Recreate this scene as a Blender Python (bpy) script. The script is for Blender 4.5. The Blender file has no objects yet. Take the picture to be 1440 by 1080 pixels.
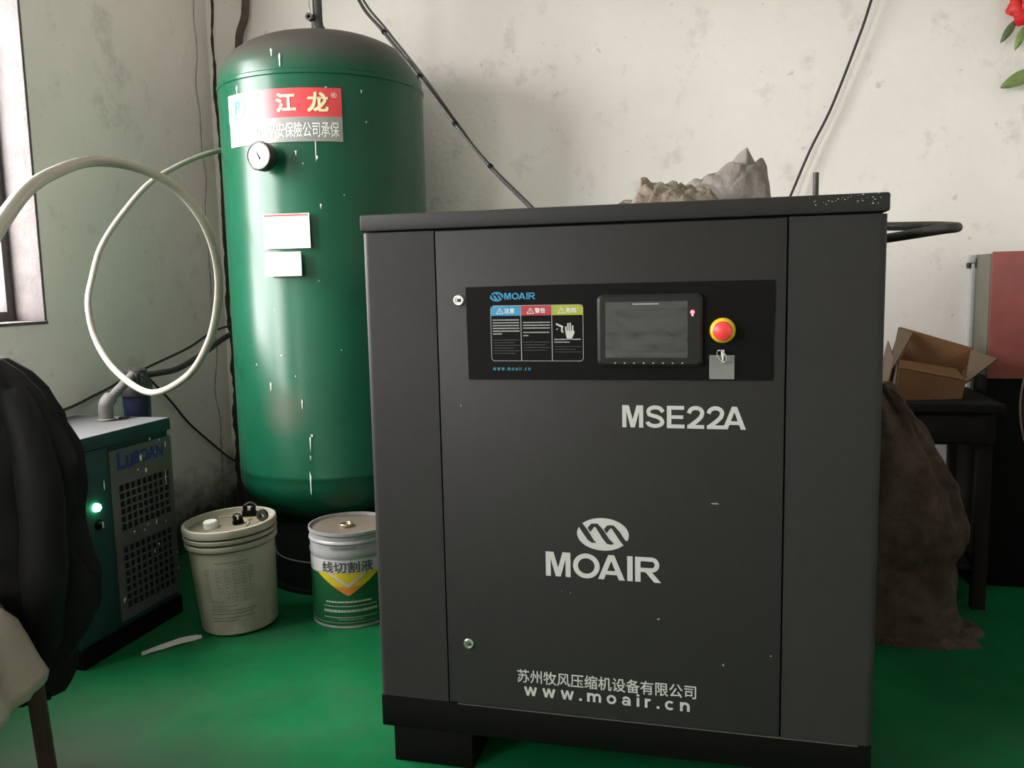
import bpy, bmesh, math, random
from mathutils import Vector, Matrix, noise, Euler

S = bpy.context.scene
COL = S.collection
R = math.radians

# ------------------------------------------------------------------ camera
F_PX = 1190.0
yaw, pitch, roll = R(14.506), R(6.794), R(-1.26)
fw = Vector((-math.sin(yaw)*math.cos(pitch), math.cos(yaw)*math.cos(pitch), -math.sin(pitch)))
rt = Vector((math.cos(yaw), math.sin(yaw), 0))
up = rt.cross(fw)
rt2 = math.cos(roll)*rt + math.sin(roll)*up
up2 = -math.sin(roll)*rt + math.cos(roll)*up
cd = bpy.data.cameras.new('camera'); cam = bpy.data.objects.new('camera', cd); COL.objects.link(cam)
cd.sensor_fit = 'HORIZONTAL'; cd.sensor_width = 36; cd.lens = F_PX/1440*36; cd.clip_start = 0.05
M = Matrix((rt2, up2, -fw)).transposed().to_4x4(); M.translation = Vector((0.648, -1.839, 1.177))
cam.matrix_world = M
S.camera = cam

# ------------------------------------------------------------------ world, light, exposure
w = bpy.data.worlds.new('world'); S.world = w; w.use_nodes = True
nt = w.node_tree; nt.nodes.clear()
wo = nt.nodes.new('ShaderNodeOutputWorld'); bg = nt.nodes.new('ShaderNodeBackground')
tc = nt.nodes.new('ShaderNodeTexCoord'); sx = nt.nodes.new('ShaderNodeSeparateXYZ'); cr = nt.nodes.new('ShaderNodeValToRGB')
nt.links.new(tc.outputs['Generated'], sx.inputs[0])
nt.links.new(sx.outputs['Z'], cr.inputs[0])          # overcast sky, dim ground below the horizon
cr.color_ramp.elements[0].position = 0.0; cr.color_ramp.elements[0].color = (0.42, 0.42, 0.40, 1)
cr.color_ramp.elements[1].position = 0.04; cr.color_ramp.elements[1].color = (1.0, 0.955, 0.965, 1)
nt.links.new(cr.outputs[0], bg.inputs[0]); bg.inputs[1].default_value = 42
nt.links.new(bg.outputs[0], wo.inputs[0])
WIN_Z0, WIN_Z1 = 1.08, 2.55
WINS = [(-0.762, 0.696), (-3.9, -2.2)]        # left wall: the visible window, then an unseen one added for fill light
def portal(x, y0, y1, z0, z1, axis='x'):
    ld = bpy.data.lights.new('window_portal', 'AREA'); ld.shape = 'RECTANGLE'
    ld.cycles.is_portal = True
    o = bpy.data.objects.new('window_portal', ld); COL.objects.link(o)
    ld.size = y1-y0; ld.size_y = z1-z0
    if axis == 'x':
        o.location = (x, (y0+y1)/2, (z0+z1)/2)
        o.rotation_euler = Matrix(((0,0,-1),(1,0,0),(0,-1,0))).to_euler() if False else Euler((R(90), 0, R(-90)))
    else:
        o.location = ((y0+y1)/2, x, (z0+z1)/2); o.rotation_euler = Euler((R(-90), 0, R(180)))
    return o
for y0, y1 in WINS: portal(-1.97, y0, y1, WIN_Z0, WIN_Z1)
S.view_settings.view_transform = 'Standard'; S.view_settings.look = 'None'
S.view_settings.gamma = 1.0; S.view_settings.use_curve_mapping = False
S.view_settings.exposure = 0.0
S.cycles.max_bounces = 10; S.cycles.diffuse_bounces = 6; S.cycles.sample_clamp_indirect = 8.0
S.cycles.caustics_reflective = False; S.cycles.caustics_refractive = False

# ------------------------------------------------------------------ helpers
def srgb(r, g, b):
    f = lambda c: (c/255/12.92) if c <= 10 else ((c/255+0.055)/1.055)**2.4
    return (f(r), f(g), f(b), 1)

def mat(name, col, rough=0.6, metal=0.0, var=0.0, vscale=8.0, bump=0.0, bscale=60.0, emit=None, estr=0.0, spec=0.5, dirt=None, dirt_amt=0.0, dscale=4.0, alpha=None, trans=0.0):
    m = bpy.data.materials.new(name); m.use_nodes = True
    n = m.node_tree.nodes; L = m.node_tree.links; b = n['Principled BSDF']
    b.inputs['Roughness'].default_value = rough; b.inputs['Metallic'].default_value = metal
    b.inputs['Specular IOR Level'].default_value = spec
    if trans: b.inputs['Transmission Weight'].default_value = trans
    if alpha is not None: b.inputs['Alpha'].default_value = alpha
    tcn = n.new('ShaderNodeTexCoord')
    c = col if len(col) == 4 else (*col, 1)
    out = None
    if var > 0 or dirt is not None:
        nz = n.new('ShaderNodeTexNoise'); nz.inputs['Scale'].default_value = vscale; nz.inputs['Detail'].default_value = 6; nz.inputs['Roughness'].default_value = 0.6
        L.new(tcn.outputs['Object'], nz.inputs['Vector'])
        rp = n.new('ShaderNodeValToRGB')
        k0, k1 = 1-var, 1+var
        rp.color_ramp.elements[0].position = 0.3; rp.color_ramp.elements[0].color = (c[0]*k0, c[1]*k0, c[2]*k0, 1)
        rp.color_ramp.elements[1].position = 0.7; rp.color_ramp.elements[1].color = (min(1, c[0]*k1), min(1, c[1]*k1), min(1, c[2]*k1), 1)
        L.new(nz.outputs['Fac'], rp.inputs[0]); out = rp.outputs[0]
        if dirt is not None:
            n2 = n.new('ShaderNodeTexNoise'); n2.inputs['Scale'].default_value = dscale; n2.inputs['Detail'].default_value = 8; n2.inputs['Roughness'].default_value = 0.7
            L.new(tcn.outputs['Object'], n2.inputs['Vector'])
            r2 = n.new('ShaderNodeValToRGB'); r2.color_ramp.elements[0].position = 0.5; r2.color_ramp.elements[0].color = (0, 0, 0, 1)
            r2.color_ramp.elements[1].position = 0.72; r2.color_ramp.elements[1].color = (dirt_amt,)*3+(1,)
            L.new(n2.outputs['Fac'], r2.inputs[0])
            mx = n.new('ShaderNodeMixRGB'); mx.inputs[2].default_value = dirt
            L.new(r2.outputs[0], mx.inputs[0]); L.new(out, mx.inputs[1]); out = mx.outputs[0]
        L.new(out, b.inputs['Base Color'])
    else:
        b.inputs['Base Color'].default_value = c
    if bump > 0:
        nb = n.new('ShaderNodeTexNoise'); nb.inputs['Scale'].default_value = bscale; nb.inputs['Detail'].default_value = 4
        L.new(tcn.outputs['Object'], nb.inputs['Vector'])
        bp = n.new('ShaderNodeBump'); bp.inputs['Strength'].default_value = bump; bp.inputs['Distance'].default_value = 0.01
        L.new(nb.outputs['Fac'], bp.inputs['Height']); L.new(bp.outputs[0], b.inputs['Normal'])
    if emit is not None:
        b.inputs['Emission Color'].default_value = emit; b.inputs['Emission Strength'].default_value = estr
    return m

def link(name, me, m=None, parent=None):
    o = bpy.data.objects.new(name, me); COL.objects.link(o)
    if m is not None and len(me.materials) == 0: me.materials.append(m)
    if parent is not None: o.parent = parent
    return o

def tag(o, label=None, cat=None, group=None, kind=None):
    if label: o['label'] = label
    if cat: o['category'] = cat
    if group: o['group'] = group
    if kind: o['kind'] = kind
    return o

def thing(name, label, cat, loc=(0, 0, 0), rot=(0, 0, 0), group=None):
    o = bpy.data.objects.new(name, None); COL.objects.link(o); o.location = loc; o.rotation_euler = rot
    o.empty_display_size = 0.1
    return tag(o, label, cat, group)

class MB:
    """collects shapes into one mesh"""
    def __init__(s): s.v = []; s.f = []; s.sm = []
    def add(s, vs, fs, smooth=False):
        k = len(s.v); s.v += [tuple(v) for v in vs]; s.f += [tuple(i+k for i in f) for f in fs]; s.sm += [smooth]*len(fs); return s
    def box(s, x0, x1, y0, y1, z0, z1, bev=0.0, seg=2):
        bm = bmesh.new(); bmesh.ops.create_cube(bm, size=1)
        for v in bm.verts: v.co = Vector((x0+(v.co.x+.5)*(x1-x0), y0+(v.co.y+.5)*(y1-y0), z0+(v.co.z+.5)*(z1-z0)))
        if bev > 0: bmesh.ops.bevel(bm, geom=list(bm.edges), offset=bev, segments=seg, profile=0.5, affect='EDGES')
        s.frombm(bm, bev > 0); return s
    def frombm(s, bm, smooth=False):
        bm.verts.ensure_lookup_table(); bm.normal_update()
        for i, v in enumerate(bm.verts): v.index = i
        s.add([v.co[:] for v in bm.verts], [[v.index for v in f.verts] for f in bm.faces], smooth); bm.free()
    def lathe(s, prof, c=(0, 0, 0), n=48, caps=True, axis='z', smooth=True, mtx=None):
        vs = []; fs = []
        for r, z in prof:
            for i in range(n):
                a = 2*math.pi*i/n; vs.append(Vector((r*math.cos(a), r*math.sin(a), z)))
        for j in range(len(prof)-1):
            for i in range(n):
                k = (i+1) % n; fs.append((j*n+i, j*n+k, (j+1)*n+k, (j+1)*n+i))
        if caps:
            if prof[0][0] > 1e-5: fs.append(tuple(reversed(range(n))))
            if prof[-1][0] > 1e-5: fs.append(tuple(range((len(prof)-1)*n, len(prof)*n)))
        if axis == 'y': vs = [Vector((v.x, -v.z, v.y)) for v in vs]     # +z of profile points to -Y (towards the viewer)
        if axis == 'x': vs = [Vector((v.z, v.x, v.y)) for v in vs]
        if mtx is not None: vs = [mtx @ v for v in vs]
        s.add([v+Vector(c) for v in vs], fs, smooth); return s
    def tube(s, pts, r, n=12, sub=6, spline=True, rfun=None, cap=True):
        P = [Vector(p) for p in pts]
        if spline and len(P) > 2:
            Q = []
            for i in range(len(P)-1):
                p0 = P[max(i-1, 0)]; p1 = P[i]; p2 = P[i+1]; p3 = P[min(i+2, len(P)-1)]
                for k in range(sub):
                    t = k/sub
                    Q.append(0.5*((2*p1)+(-p0+p2)*t+(2*p0-5*p1+4*p2-p3)*t*t+(-p0+3*p1-3*p2+p3)*t**3))
            Q.append(P[-1]); P = Q
        vs = []; fs = []; prev = None
        for i, p in enumerate(P):
            t = (P[min(i+1, len(P)-1)]-P[max(i-1, 0)]).normalized()
            if prev is None:
                a = Vector((0, 0, 1)) if abs(t.z) < .9 else Vector((1, 0, 0)); u = t.cross(a).normalized()
            else: u = (prev - t*prev.dot(t)).normalized()
            prev = u; v_ = t.cross(u)
            rr = r if rfun is None else rfun(i/(len(P)-1))
            for k in range(n):
                a = 2*math.pi*k/n; vs.append(p+u*math.cos(a)*rr+v_*math.sin(a)*rr)
        for j in range(len(P)-1):
            for k in range(n):
                k2 = (k+1) % n; fs.append((j*n+k, j*n+k2, (j+1)*n+k2, (j+1)*n+k))
        if cap:
            fs.append(tuple(reversed(range(n)))); fs.append(tuple(range((len(P)-1)*n, len(P)*n)))
        s.add(vs, fs, True); return s
    def poly(s, pts, f3, thick=0.0):
        """2D outline -> placed by f3(u, v, w)"""
        n = len(pts)
        if thick == 0: s.add([f3(u, v, 0) for u, v in pts], [tuple(range(n))])
        else:
            s.add([f3(u, v, 0) for u, v in pts]+[f3(u, v, thick) for u, v in pts],
                  [tuple(reversed(range(n))), tuple(range(n, 2*n))]+[(i, (i+1) % n, n+(i+1) % n, n+i) for i in range(n)])
        return s
    def build(s, name, m=None, parent=None, fix=True, auto=35):
        me = bpy.data.meshes.new(name); me.from_pydata(s.v, [], s.f)
        me.polygons.foreach_set('use_smooth', s.sm)
        bm = bmesh.new(); bm.from_mesh(me)
        if fix: bmesh.ops.recalc_face_normals(bm, faces=bm.faces)
        ca = R(auto)
        for e in bm.edges:
            if len(e.link_faces) == 2 and e.calc_face_angle(0) > ca: e.smooth = False
        bm.to_mesh(me); bm.free(); me.update()
        return link(name, me, m, parent)

def box(name, x0, x1, y0, y1, z0, z1, m, parent=None, bev=0.0): return MB().box(x0, x1, y0, y1, z0, z1, bev).build(name, m, parent)

def text_geo(body, off=0.0, res=3, spacing=1.0):
    cu = bpy.data.curves.new('t', 'FONT'); cu.body = body; cu.size = 1; cu.offset = off; cu.resolution_u = res; cu.space_character = spacing
    o = bpy.data.objects.new('t', cu); COL.objects.link(o)
    dg = bpy.context.evaluated_depsgraph_get(); dg.update()
    me = bpy.data.meshes.new_from_object(o.evaluated_get(dg))
    vs = [v.co.copy() for v in me.vertices]; fs = [tuple(p.vertices) for p in me.polygons]
    bpy.data.objects.remove(o); bpy.data.curves.remove(cu); bpy.data.meshes.remove(me)
    return vs, fs
def text(mb, body, u0, u1, v0, v1, f3, off=0.0, spacing=1.0, w=0.0, ref=None):
    """fit text to the rectangle u0..u1, v0..v1 and place it by f3(u, v, w)"""
    vs, fs = text_geo(body, 0.0, spacing=spacing)
    if not vs: return
    xa = min(v.x for v in vs); xb = max(v.x for v in vs); ya = min(v.y for v in vs); yb = max(v.y for v in vs)
    # heavier weight: the same outline laid a few times with tiny shifts
    sh = [(0, 0)] if off <= 0 else [(-off, -off), (off, -off), (off, off), (-off, off), (0, 0), (0, off), (0, -off), (off, 0), (-off, 0)]
    for k_, (dx_, dy_) in enumerate(sh):
        mb.add([f3(u0+(v.x+dx_-xa+off)/(xb-xa+2*off)*(u1-u0), v0+(v.y+dy_-ya+off)/(yb-ya+2*off)*(v1-v0), w+k_*1.5e-5) for v in vs], fs)

def stroke(pts, t, closed=False):
    n_ = len(pts); Lf = []; Rt = []
    for i in range(n_):
        p = Vector(pts[i])
        if closed: a_ = Vector(pts[i-1]); b2 = Vector(pts[(i+1) % n_])
        else: a_ = Vector(pts[max(i-1, 0)]); b2 = Vector(pts[min(i+1, n_-1)])
        d0 = (p-a_); d1 = (b2-p)
        if d0.length < 1e-9: d0 = d1
        if d1.length < 1e-9: d1 = d0
        d0.normalize(); d1.normalize(); m_ = (d0+d1).normalized(); nn_ = Vector((-m_.y, m_.x)); k = t/2/max(.45, m_.dot(d1))
        Lf.append(p+nn_*k); Rt.append(p-nn_*k)
    rng = range(n_) if closed else range(n_-1)
    return [[Lf[i], Rt[i], Rt[(i+1) % n_], Lf[(i+1) % n_]] for i in rng]
def arc(cx, cy, rx, ry, a0, a1, n_=14): return [(cx+rx*math.cos(R(a0+(a1-a0)*i/n_)), cy+ry*math.sin(R(a0+(a1-a0)*i/n_))) for i in range(n_+1)]
def glyph(c, t=.2):
    r4 = lambda x0, y0, x1, y1: [(x0, y0), (x1, y0), (x1, y1), (x0, y1)]
    h = t/2
    if c == 'I': return t, [r4(0, 0, t, 1)]
    if c == 'E': return .78, [r4(0, 0, t, 1), r4(t, 0, .78, .17), r4(t, .83, .76, 1), r4(t, .42, .72, .58)]
    if c == 'M': return .95, [[(0, 0), (0, 1), (t*.95, 1), (t*.95, 0)], [(.95-t*.95, 0), (.95-t*.95, 1), (.95, 1), (.95, 0)], [(t*.9, 1), (.30, 1), (.475, .36), (.475, 0), (.38, 0), (t*.9, .75)], [(.95-t*.9, 1), (.65, 1), (.475, .36), (.475, 0), (.57, 0), (.95-t*.9, .75)]]
    if c == 'A': return 1.0, [[(0, 0), (.39, 1), (.5, 1), (.5, .76), (.22, 0)], [(1, 0), (.61, 1), (.5, 1), (.5, .76), (.78, 0)], r4(.27, .20, .73, .36)]
    if c == 'O': return 1.02, stroke(arc(.51, .5, .51-h, .5-.09, 0, 360, 36)[:-1], t*.95, True)
    if c == 'R': return .95, [r4(0, 0, t, 1)]+stroke([(t, .915), (.55, .915)]+arc(.60, .70, .20, .215, 90, -90)+[(.55, .485), (t, .485)], .17)+[[(.36, .42), (.60, .42), (.95, 0), (.70, 0)]]
    if c == 'S': return .86, stroke([(.79, .72)]+arc(.44, .73, .31, .19, 15, 190, 12)+[(.17, .60), (.35, .54), (.52, .50), (.68, .42)]+[(.74, .32)]+arc(.43, .27, .33, .185, 0, -180, 12), .175)
    if c == '2': return .76, stroke([(.085, .68)]+arc(.39, .70, .285, .22, 170, -10, 14)+[(.62, .52), (.44, .34), (.26, .20), (.13, .10)], .18)+[r4(.02, 0, .76, .165)]
    X = .73      # lower case height
    if c == 'w': return 1.05, stroke([(.09, X), (.30, .0)], .19)+stroke([(.30, .0), (.525, X)], .17)+stroke([(.525, X), (.75, 0)], .17)+stroke([(.75, 0), (.96, X)], .19)
    if c == 'o': return .75, stroke(arc(.375, X/2, .375-.095, X/2-.08, 0, 360, 28)[:-1], .18, True)
    if c == 'm': return 1.1, [r4(0, 0, .2, X)]+[q for k in (0, .45) for q in stroke([(.1+k, .40)]+arc(.33+k, .42, .22, .22, 170, 0, 10)+[(.55+k, 0)], .19)]
    if c == 'n': return .72, [r4(0, 0, .2, X)]+stroke([(.1, .40)]+arc(.37, .41, .25, .23, 170, 0, 10)+[(.62, 0)], .2)
    if c == 'r': return .48, [r4(0, 0, .2, X)]+stroke([(.1, .36)]+arc(.36, .36, .26, .28, 180, 75, 8), .18)
    if c == 'c': return .7, stroke(arc(.37, X/2, .28, X/2-.08, 45, 315, 22), .18)
    if c == 'a': return .72, stroke(arc(.30, .22, .21, .15, 0, 360, 20)[:-1], .15, True)+stroke([(.08, .52)]+arc(.34, .44, .24, .21, 150, 0, 10)+[(.60, 0)], .18)
    if c == 'i': return .2, [r4(0, 0, .2, X), r4(0, .84, .2, 1)]
    if c == '.': return .2, [r4(0, 0, .2, .2)]
    return .4, []
def bold_text(mb, body, u0, u1, v0, v1, f3, gap=.12, vmax=1.0):
    P_ = []; x = 0
    for i_, c in enumerate(body):
        w_, polys = glyph(c)
        if c == 'A' and i_: x -= .16
        P_ += [[(px_+x, py_) for px_, py_ in [tuple(q)[:2] for q in pl]] for pl in polys]; x += w_+gap
    x -= gap
    for k_, pl in enumerate(P_): mb.poly([(u0+a_/x*(u1-u0), v0+b2/vmax*(v1-v0)) for a_, b2 in pl], lambda u, v, w: f3(u, v, w+2e-5*(k_ % 12)))

def plane_xz(y): return lambda u, v, w: Vector((u, y-w, v))
def build_flat(mb, name, m, parent, toward):
    o = mb.build(name, m, parent, fix=False)
    return o

def disp(vs, amp, scale, seed=0):
    out = []
    for v in vs:
        q = Vector(v)*scale + Vector((seed*7.3, seed*3.1, seed*1.7))
        d = noise.noise_vector(q); out.append(Vector(v)+d*amp)
    return out

# ------------------------------------------------------------------ materials
def wall_material(name, base, stain, low, z_low, z_hi):
    stain = (*stain, 1); low = (*low, 1)
    m = mat(name, base, rough=0.85, var=0.05, vscale=1.6, bump=0.25, bscale=40)
    n = m.node_tree.nodes; L = m.node_tree.links; b = n['Principled BSDF']
    src = b.inputs['Base Color'].links[0].from_socket
    tcn = n.new('ShaderNodeTexCoord')
    n2 = n.new('ShaderNodeTexNoise'); n2.inputs['Scale'].default_value = 5; n2.inputs['Detail'].default_value = 8; n2.inputs['Roughness'].default_value = 0.7
    L.new(tcn.outputs['Object'], n2.inputs['Vector'])
    r2 = n.new('ShaderNodeValToRGB'); r2.color_ramp.elements[0].position = .56; r2.color_ramp.elements[1].position = .80
    r2.color_ramp.elements[0].color = (0, 0, 0, 1); r2.color_ramp.elements[1].color = (.85, .85, .85, 1)
    L.new(n2.outputs['Fac'], r2.inputs[0])
    mx = n.new('ShaderNodeMixRGB'); mx.inputs[2].default_value = stain
    L.new(r2.outputs[0], mx.inputs[0]); L.new(src, mx.inputs[1])
    # small specks
    n3 = n.new('ShaderNodeTexNoise'); n3.inputs['Scale'].default_value = 22; n3.inputs['Detail'].default_value = 3
    L.new(tcn.outputs['Object'], n3.inputs['Vector'])
    r3 = n.new('ShaderNodeValToRGB'); r3.color_ramp.elements[0].position = .70; r3.color_ramp.elements[1].position = .76
    r3.color_ramp.elements[0].color = (0, 0, 0, 1); r3.color_ramp.elements[1].color = (.45, .45, .45, 1)
    L.new(n3.outputs['Fac'], r3.inputs[0])
    mx3 = n.new('ShaderNodeMixRGB'); mx3.inputs[2].default_value = stain
    L.new(r3.outputs[0], mx3.inputs[0]); L.new(mx.outputs[0], mx3.inputs[1])
    # grime rising from the floor
    sp = n.new('ShaderNodeSeparateXYZ'); L.new(tcn.outputs['Object'], sp.inputs[0])
    ad = n.new('ShaderNodeMath'); ad.operation = 'MULTIPLY_ADD'; ad.inputs[1].default_value = -0.5
    L.new(n2.outputs['Fac'], ad.inputs[0]); L.new(sp.outputs['Z'], ad.inputs[2])
    mr = n.new('ShaderNodeMapRange'); mr.inputs['From Min'].default_value = z_low; mr.inputs['From Max'].default_value = z_hi
    mr.inputs['To Min'].default_value = 1; mr.inputs['To Max'].default_value = 0
    L.new(ad.outputs[0], mr.inputs['Value'])
    mx4 = n.new('ShaderNodeMixRGB'); mx4.inputs[2].default_value = low
    L.new(mr.outputs[0], mx4.inputs[0]); L.new(mx3.outputs[0], mx4.inputs[1])
    L.new(mx4.outputs[0], b.inputs['Base Color'])
    return m
m_wall_back = wall_material('plaster_white', (0.78, 0.74, 0.71), (0.40, 0.37, 0.34), (0.05, 0.044, 0.038), -0.10, 0.22)
m_wall_left = wall_material('plaster_grey', (0.80, 0.755, 0.71), (0.42, 0.385, 0.35), (0.05, 0.044, 0.036), -0.13, 0.12)
m_room = mat('plaster_room', (0.76, 0.72, 0.69), 0.9, var=0.06)
m_ceil = mat('ceiling_paint', (0.72, 0.69, 0.66), 0.9, var=0.05)
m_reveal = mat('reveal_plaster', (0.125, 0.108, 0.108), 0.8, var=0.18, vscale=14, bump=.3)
m_frame = mat('window_aluminium', (0.09, 0.085, 0.085), 0.5, metal=0.2)
m_cab = mat('cabinet_grey', (.0255, .0242, .0238), 0.5, var=0.05, vscale=30, bump=0.12, bscale=420, spec=0.16)
m_black = mat('black_paint', (0.0035, 0.0035, 0.003), 0.6, spec=.08)
m_panelblack = mat('panel_black', (0.0045, 0.004, 0.0035), 0.5, spec=.08)
m_white = mat('print_white', (0.44, 0.44, 0.43), 0.6)
m_steel = mat('steel', (0.55, 0.54, 0.52), 0.32, metal=0.9, var=.15, vscale=40)
m_wood0 = mat('dark_wood', (.018, .010, .008), .6, spec=.2)
m_rubber = mat('black_rubber', (0.022, 0.020, 0.017), 0.55, var=.3, vscale=60, bump=.3, bscale=150)
m_darkmetal = mat('dark_metal', (0.05, 0.048, 0.045), 0.55, metal=.3, var=.3, vscale=30)

# ------------------------------------------------------------------ room shell
XL, YB, ZC = -1.725, 1.80, 3.1
XR, YF = 3.4, -4.2
mf = mat('green_floor_paint', (0.0045, 0.106, 0.034), 0.42, spec=.14, var=0.30, vscale=2.2, bump=0.10, bscale=25, dirt=(0.05, 0.09, 0.06, 1), dirt_amt=.45, dscale=2.6)
n = mf.node_tree.nodes; L = mf.node_tree.links
b = n['Principled BSDF']; src = b.inputs['Base Color'].links[0].from_socket
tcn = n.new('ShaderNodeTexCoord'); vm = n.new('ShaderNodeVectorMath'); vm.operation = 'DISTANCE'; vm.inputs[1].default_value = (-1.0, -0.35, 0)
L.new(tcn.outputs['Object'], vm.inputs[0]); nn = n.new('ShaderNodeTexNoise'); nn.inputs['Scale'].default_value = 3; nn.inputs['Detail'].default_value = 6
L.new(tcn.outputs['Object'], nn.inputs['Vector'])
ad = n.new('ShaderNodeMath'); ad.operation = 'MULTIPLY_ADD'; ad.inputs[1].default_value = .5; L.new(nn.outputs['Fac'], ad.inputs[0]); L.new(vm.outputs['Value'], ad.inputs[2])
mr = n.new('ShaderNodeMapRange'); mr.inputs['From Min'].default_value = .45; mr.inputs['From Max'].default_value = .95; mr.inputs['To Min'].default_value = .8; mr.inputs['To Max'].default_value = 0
L.new(ad.outputs[0], mr.inputs['Value']); mx = n.new('ShaderNodeMixRGB'); mx.inputs[2].default_value = (0.040, 0.044, 0.033, 1)  # greyish floor dirt, its colour also lowered towards the shade by the chair
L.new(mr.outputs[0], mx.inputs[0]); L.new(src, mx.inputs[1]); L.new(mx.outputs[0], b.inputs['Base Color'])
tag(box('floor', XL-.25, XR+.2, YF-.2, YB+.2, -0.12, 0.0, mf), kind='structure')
tag(box('ceiling', XL-.25, XR+.2, YF-.2, YB+.2, ZC, ZC+.12, m_ceil), kind='structure')
tag(box('wall_back', XL-.25, XR+.2, YB, YB+.2, 0, ZC, m_wall_back), kind='structure')
tag(box('wall_right', XR, XR+.2, YF, YB, 0, ZC, m_room), kind='structure')
tag(box('wall_front', XL-.25, XR+.2, YF-.2, YF, 0, ZC, m_room), kind='structure')
XW = XL-.25
mb = MB()
ycuts = [YF]+[v for y0, y1 in WINS[::-1] for v in (y0, y1)]+[YB]
for i in range(0, len(ycuts), 2): mb.box(XW, XL, ycuts[i], ycuts[i+1], 0, ZC)
for y0, y1 in WINS:
    mb.box(XW, XL, y0, y1, 0, WIN_Z0-.012); mb.box(XW, XL, y0, y1, WIN_Z1+.012, ZC)
wl = tag(mb.build('wall_left', m_wall_left), kind='structure')
m_glass = bpy.data.materials.new('window_glass'); m_glass.use_nodes = True
n = m_glass.node_tree.nodes; L = m_glass.node_tree.links; n.remove(n['Principled BSDF'])
tr = n.new('ShaderNodeBsdfTransparent'); tr.inputs[0].default_value = (.95, .96, .95, 1); gg = n.new('ShaderNodeBsdfGlossy'); gg.inputs['Roughness'].default_value = .03
mxs = n.new('ShaderNodeMixShader'); mxs.inputs[0].default_value = .06
L.new(tr.outputs[0], mxs.inputs[1]); L.new(gg.outputs[0], mxs.inputs[2]); L.new(mxs.outputs[0], n['Material Output'].inputs['Surface'])
for wi, (WY0, WY1) in enumerate(WINS):
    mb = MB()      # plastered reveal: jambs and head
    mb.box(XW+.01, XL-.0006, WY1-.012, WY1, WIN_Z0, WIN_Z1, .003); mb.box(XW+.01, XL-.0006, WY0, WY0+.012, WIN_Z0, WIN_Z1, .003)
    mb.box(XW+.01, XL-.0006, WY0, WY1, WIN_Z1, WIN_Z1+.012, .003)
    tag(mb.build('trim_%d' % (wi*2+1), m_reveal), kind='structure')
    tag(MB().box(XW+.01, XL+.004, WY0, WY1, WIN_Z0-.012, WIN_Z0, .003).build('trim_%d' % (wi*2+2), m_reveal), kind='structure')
    wr = bpy.data.objects.new('window_%d' % (wi+1), None); COL.objects.link(wr); wr['kind'] = 'structure'; wr.location = (XL-.160, (WY0+WY1)/2, WIN_Z0)
    def wpart(name, y0, y1, z0, z1, x0, x1, m, bev=.002):
        return box(name, x0, x1, y0-wr.location.y, y1-wr.location.y, z0-WIN_Z0, z1-WIN_Z0, m, wr, bev)
    a, b_, c, d = WY0+.012, WY1-.012, WIN_Z0, WIN_Z1
    for args in ((a, a+.035, c, d), (b_-.035, b_, c, d), (a+.035, b_-.035, c, c+.035), (a+.035, b_-.035, d-.035, d)): wpart('window_frame', *args, -.035, .035, m_frame)
    ym = (a+b_)/2
    wpart('mullion', ym-.02, ym+.02, c+.035, d-.035, -.025, .025, m_frame)
    for y0, y1 in ((a+.035, ym-.02), (ym+.02, b_-.035)):
        wpart('pane', y0, y1, c+.035, d-.035, -.004, 0.0, m_glass, 0)
# crack and grime strip running down the room corner
rnd = random.Random(4)
def ragged_strip(zs, f3, w0, w1, amp, seed):
    r_ = random.Random(seed); Lp = []; Rp = []
    for i, z in enumerate(zs):
        t = i/(len(zs)-1); w = (w0+(w1-w0)*t)*(.6+.8*r_.random()); cx = amp*(noise.noise(Vector((z*5, seed, 0))))
        Lp.append((cx-w, z)); Rp.append((cx+w, z))
    mbx = MB(); n_ = len(zs)
    mbx.add([f3(u, v, 0) for u, v in Lp+Rp], [(i, i+1, n_+i+1, n_+i) for i in range(n_-1)])
    return mbx
m_grime = mat('grime', (0.040, 0.034, 0.028), 0.95, var=.4, vscale=30)
zs = [3.0-i*0.03 for i in range(98)]
mbx = ragged_strip(zs, lambda u, v, w: Vector((XL+.03+u, YB-.002, v)), .0035, .017, .018, 3)
tag(mbx.build('trim_5', m_grime, None, fix=False), kind='structure')
mbx = ragged_strip(zs, lambda u, v, w: Vector((XL+.002, YB-.10+u, v)), .001, .004, .03, 8)
tag(mbx.build('trim_6', mat('grime_faint', (0.2, 0.18, 0.16), 0.95), None, fix=False), kind='structure')

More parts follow.
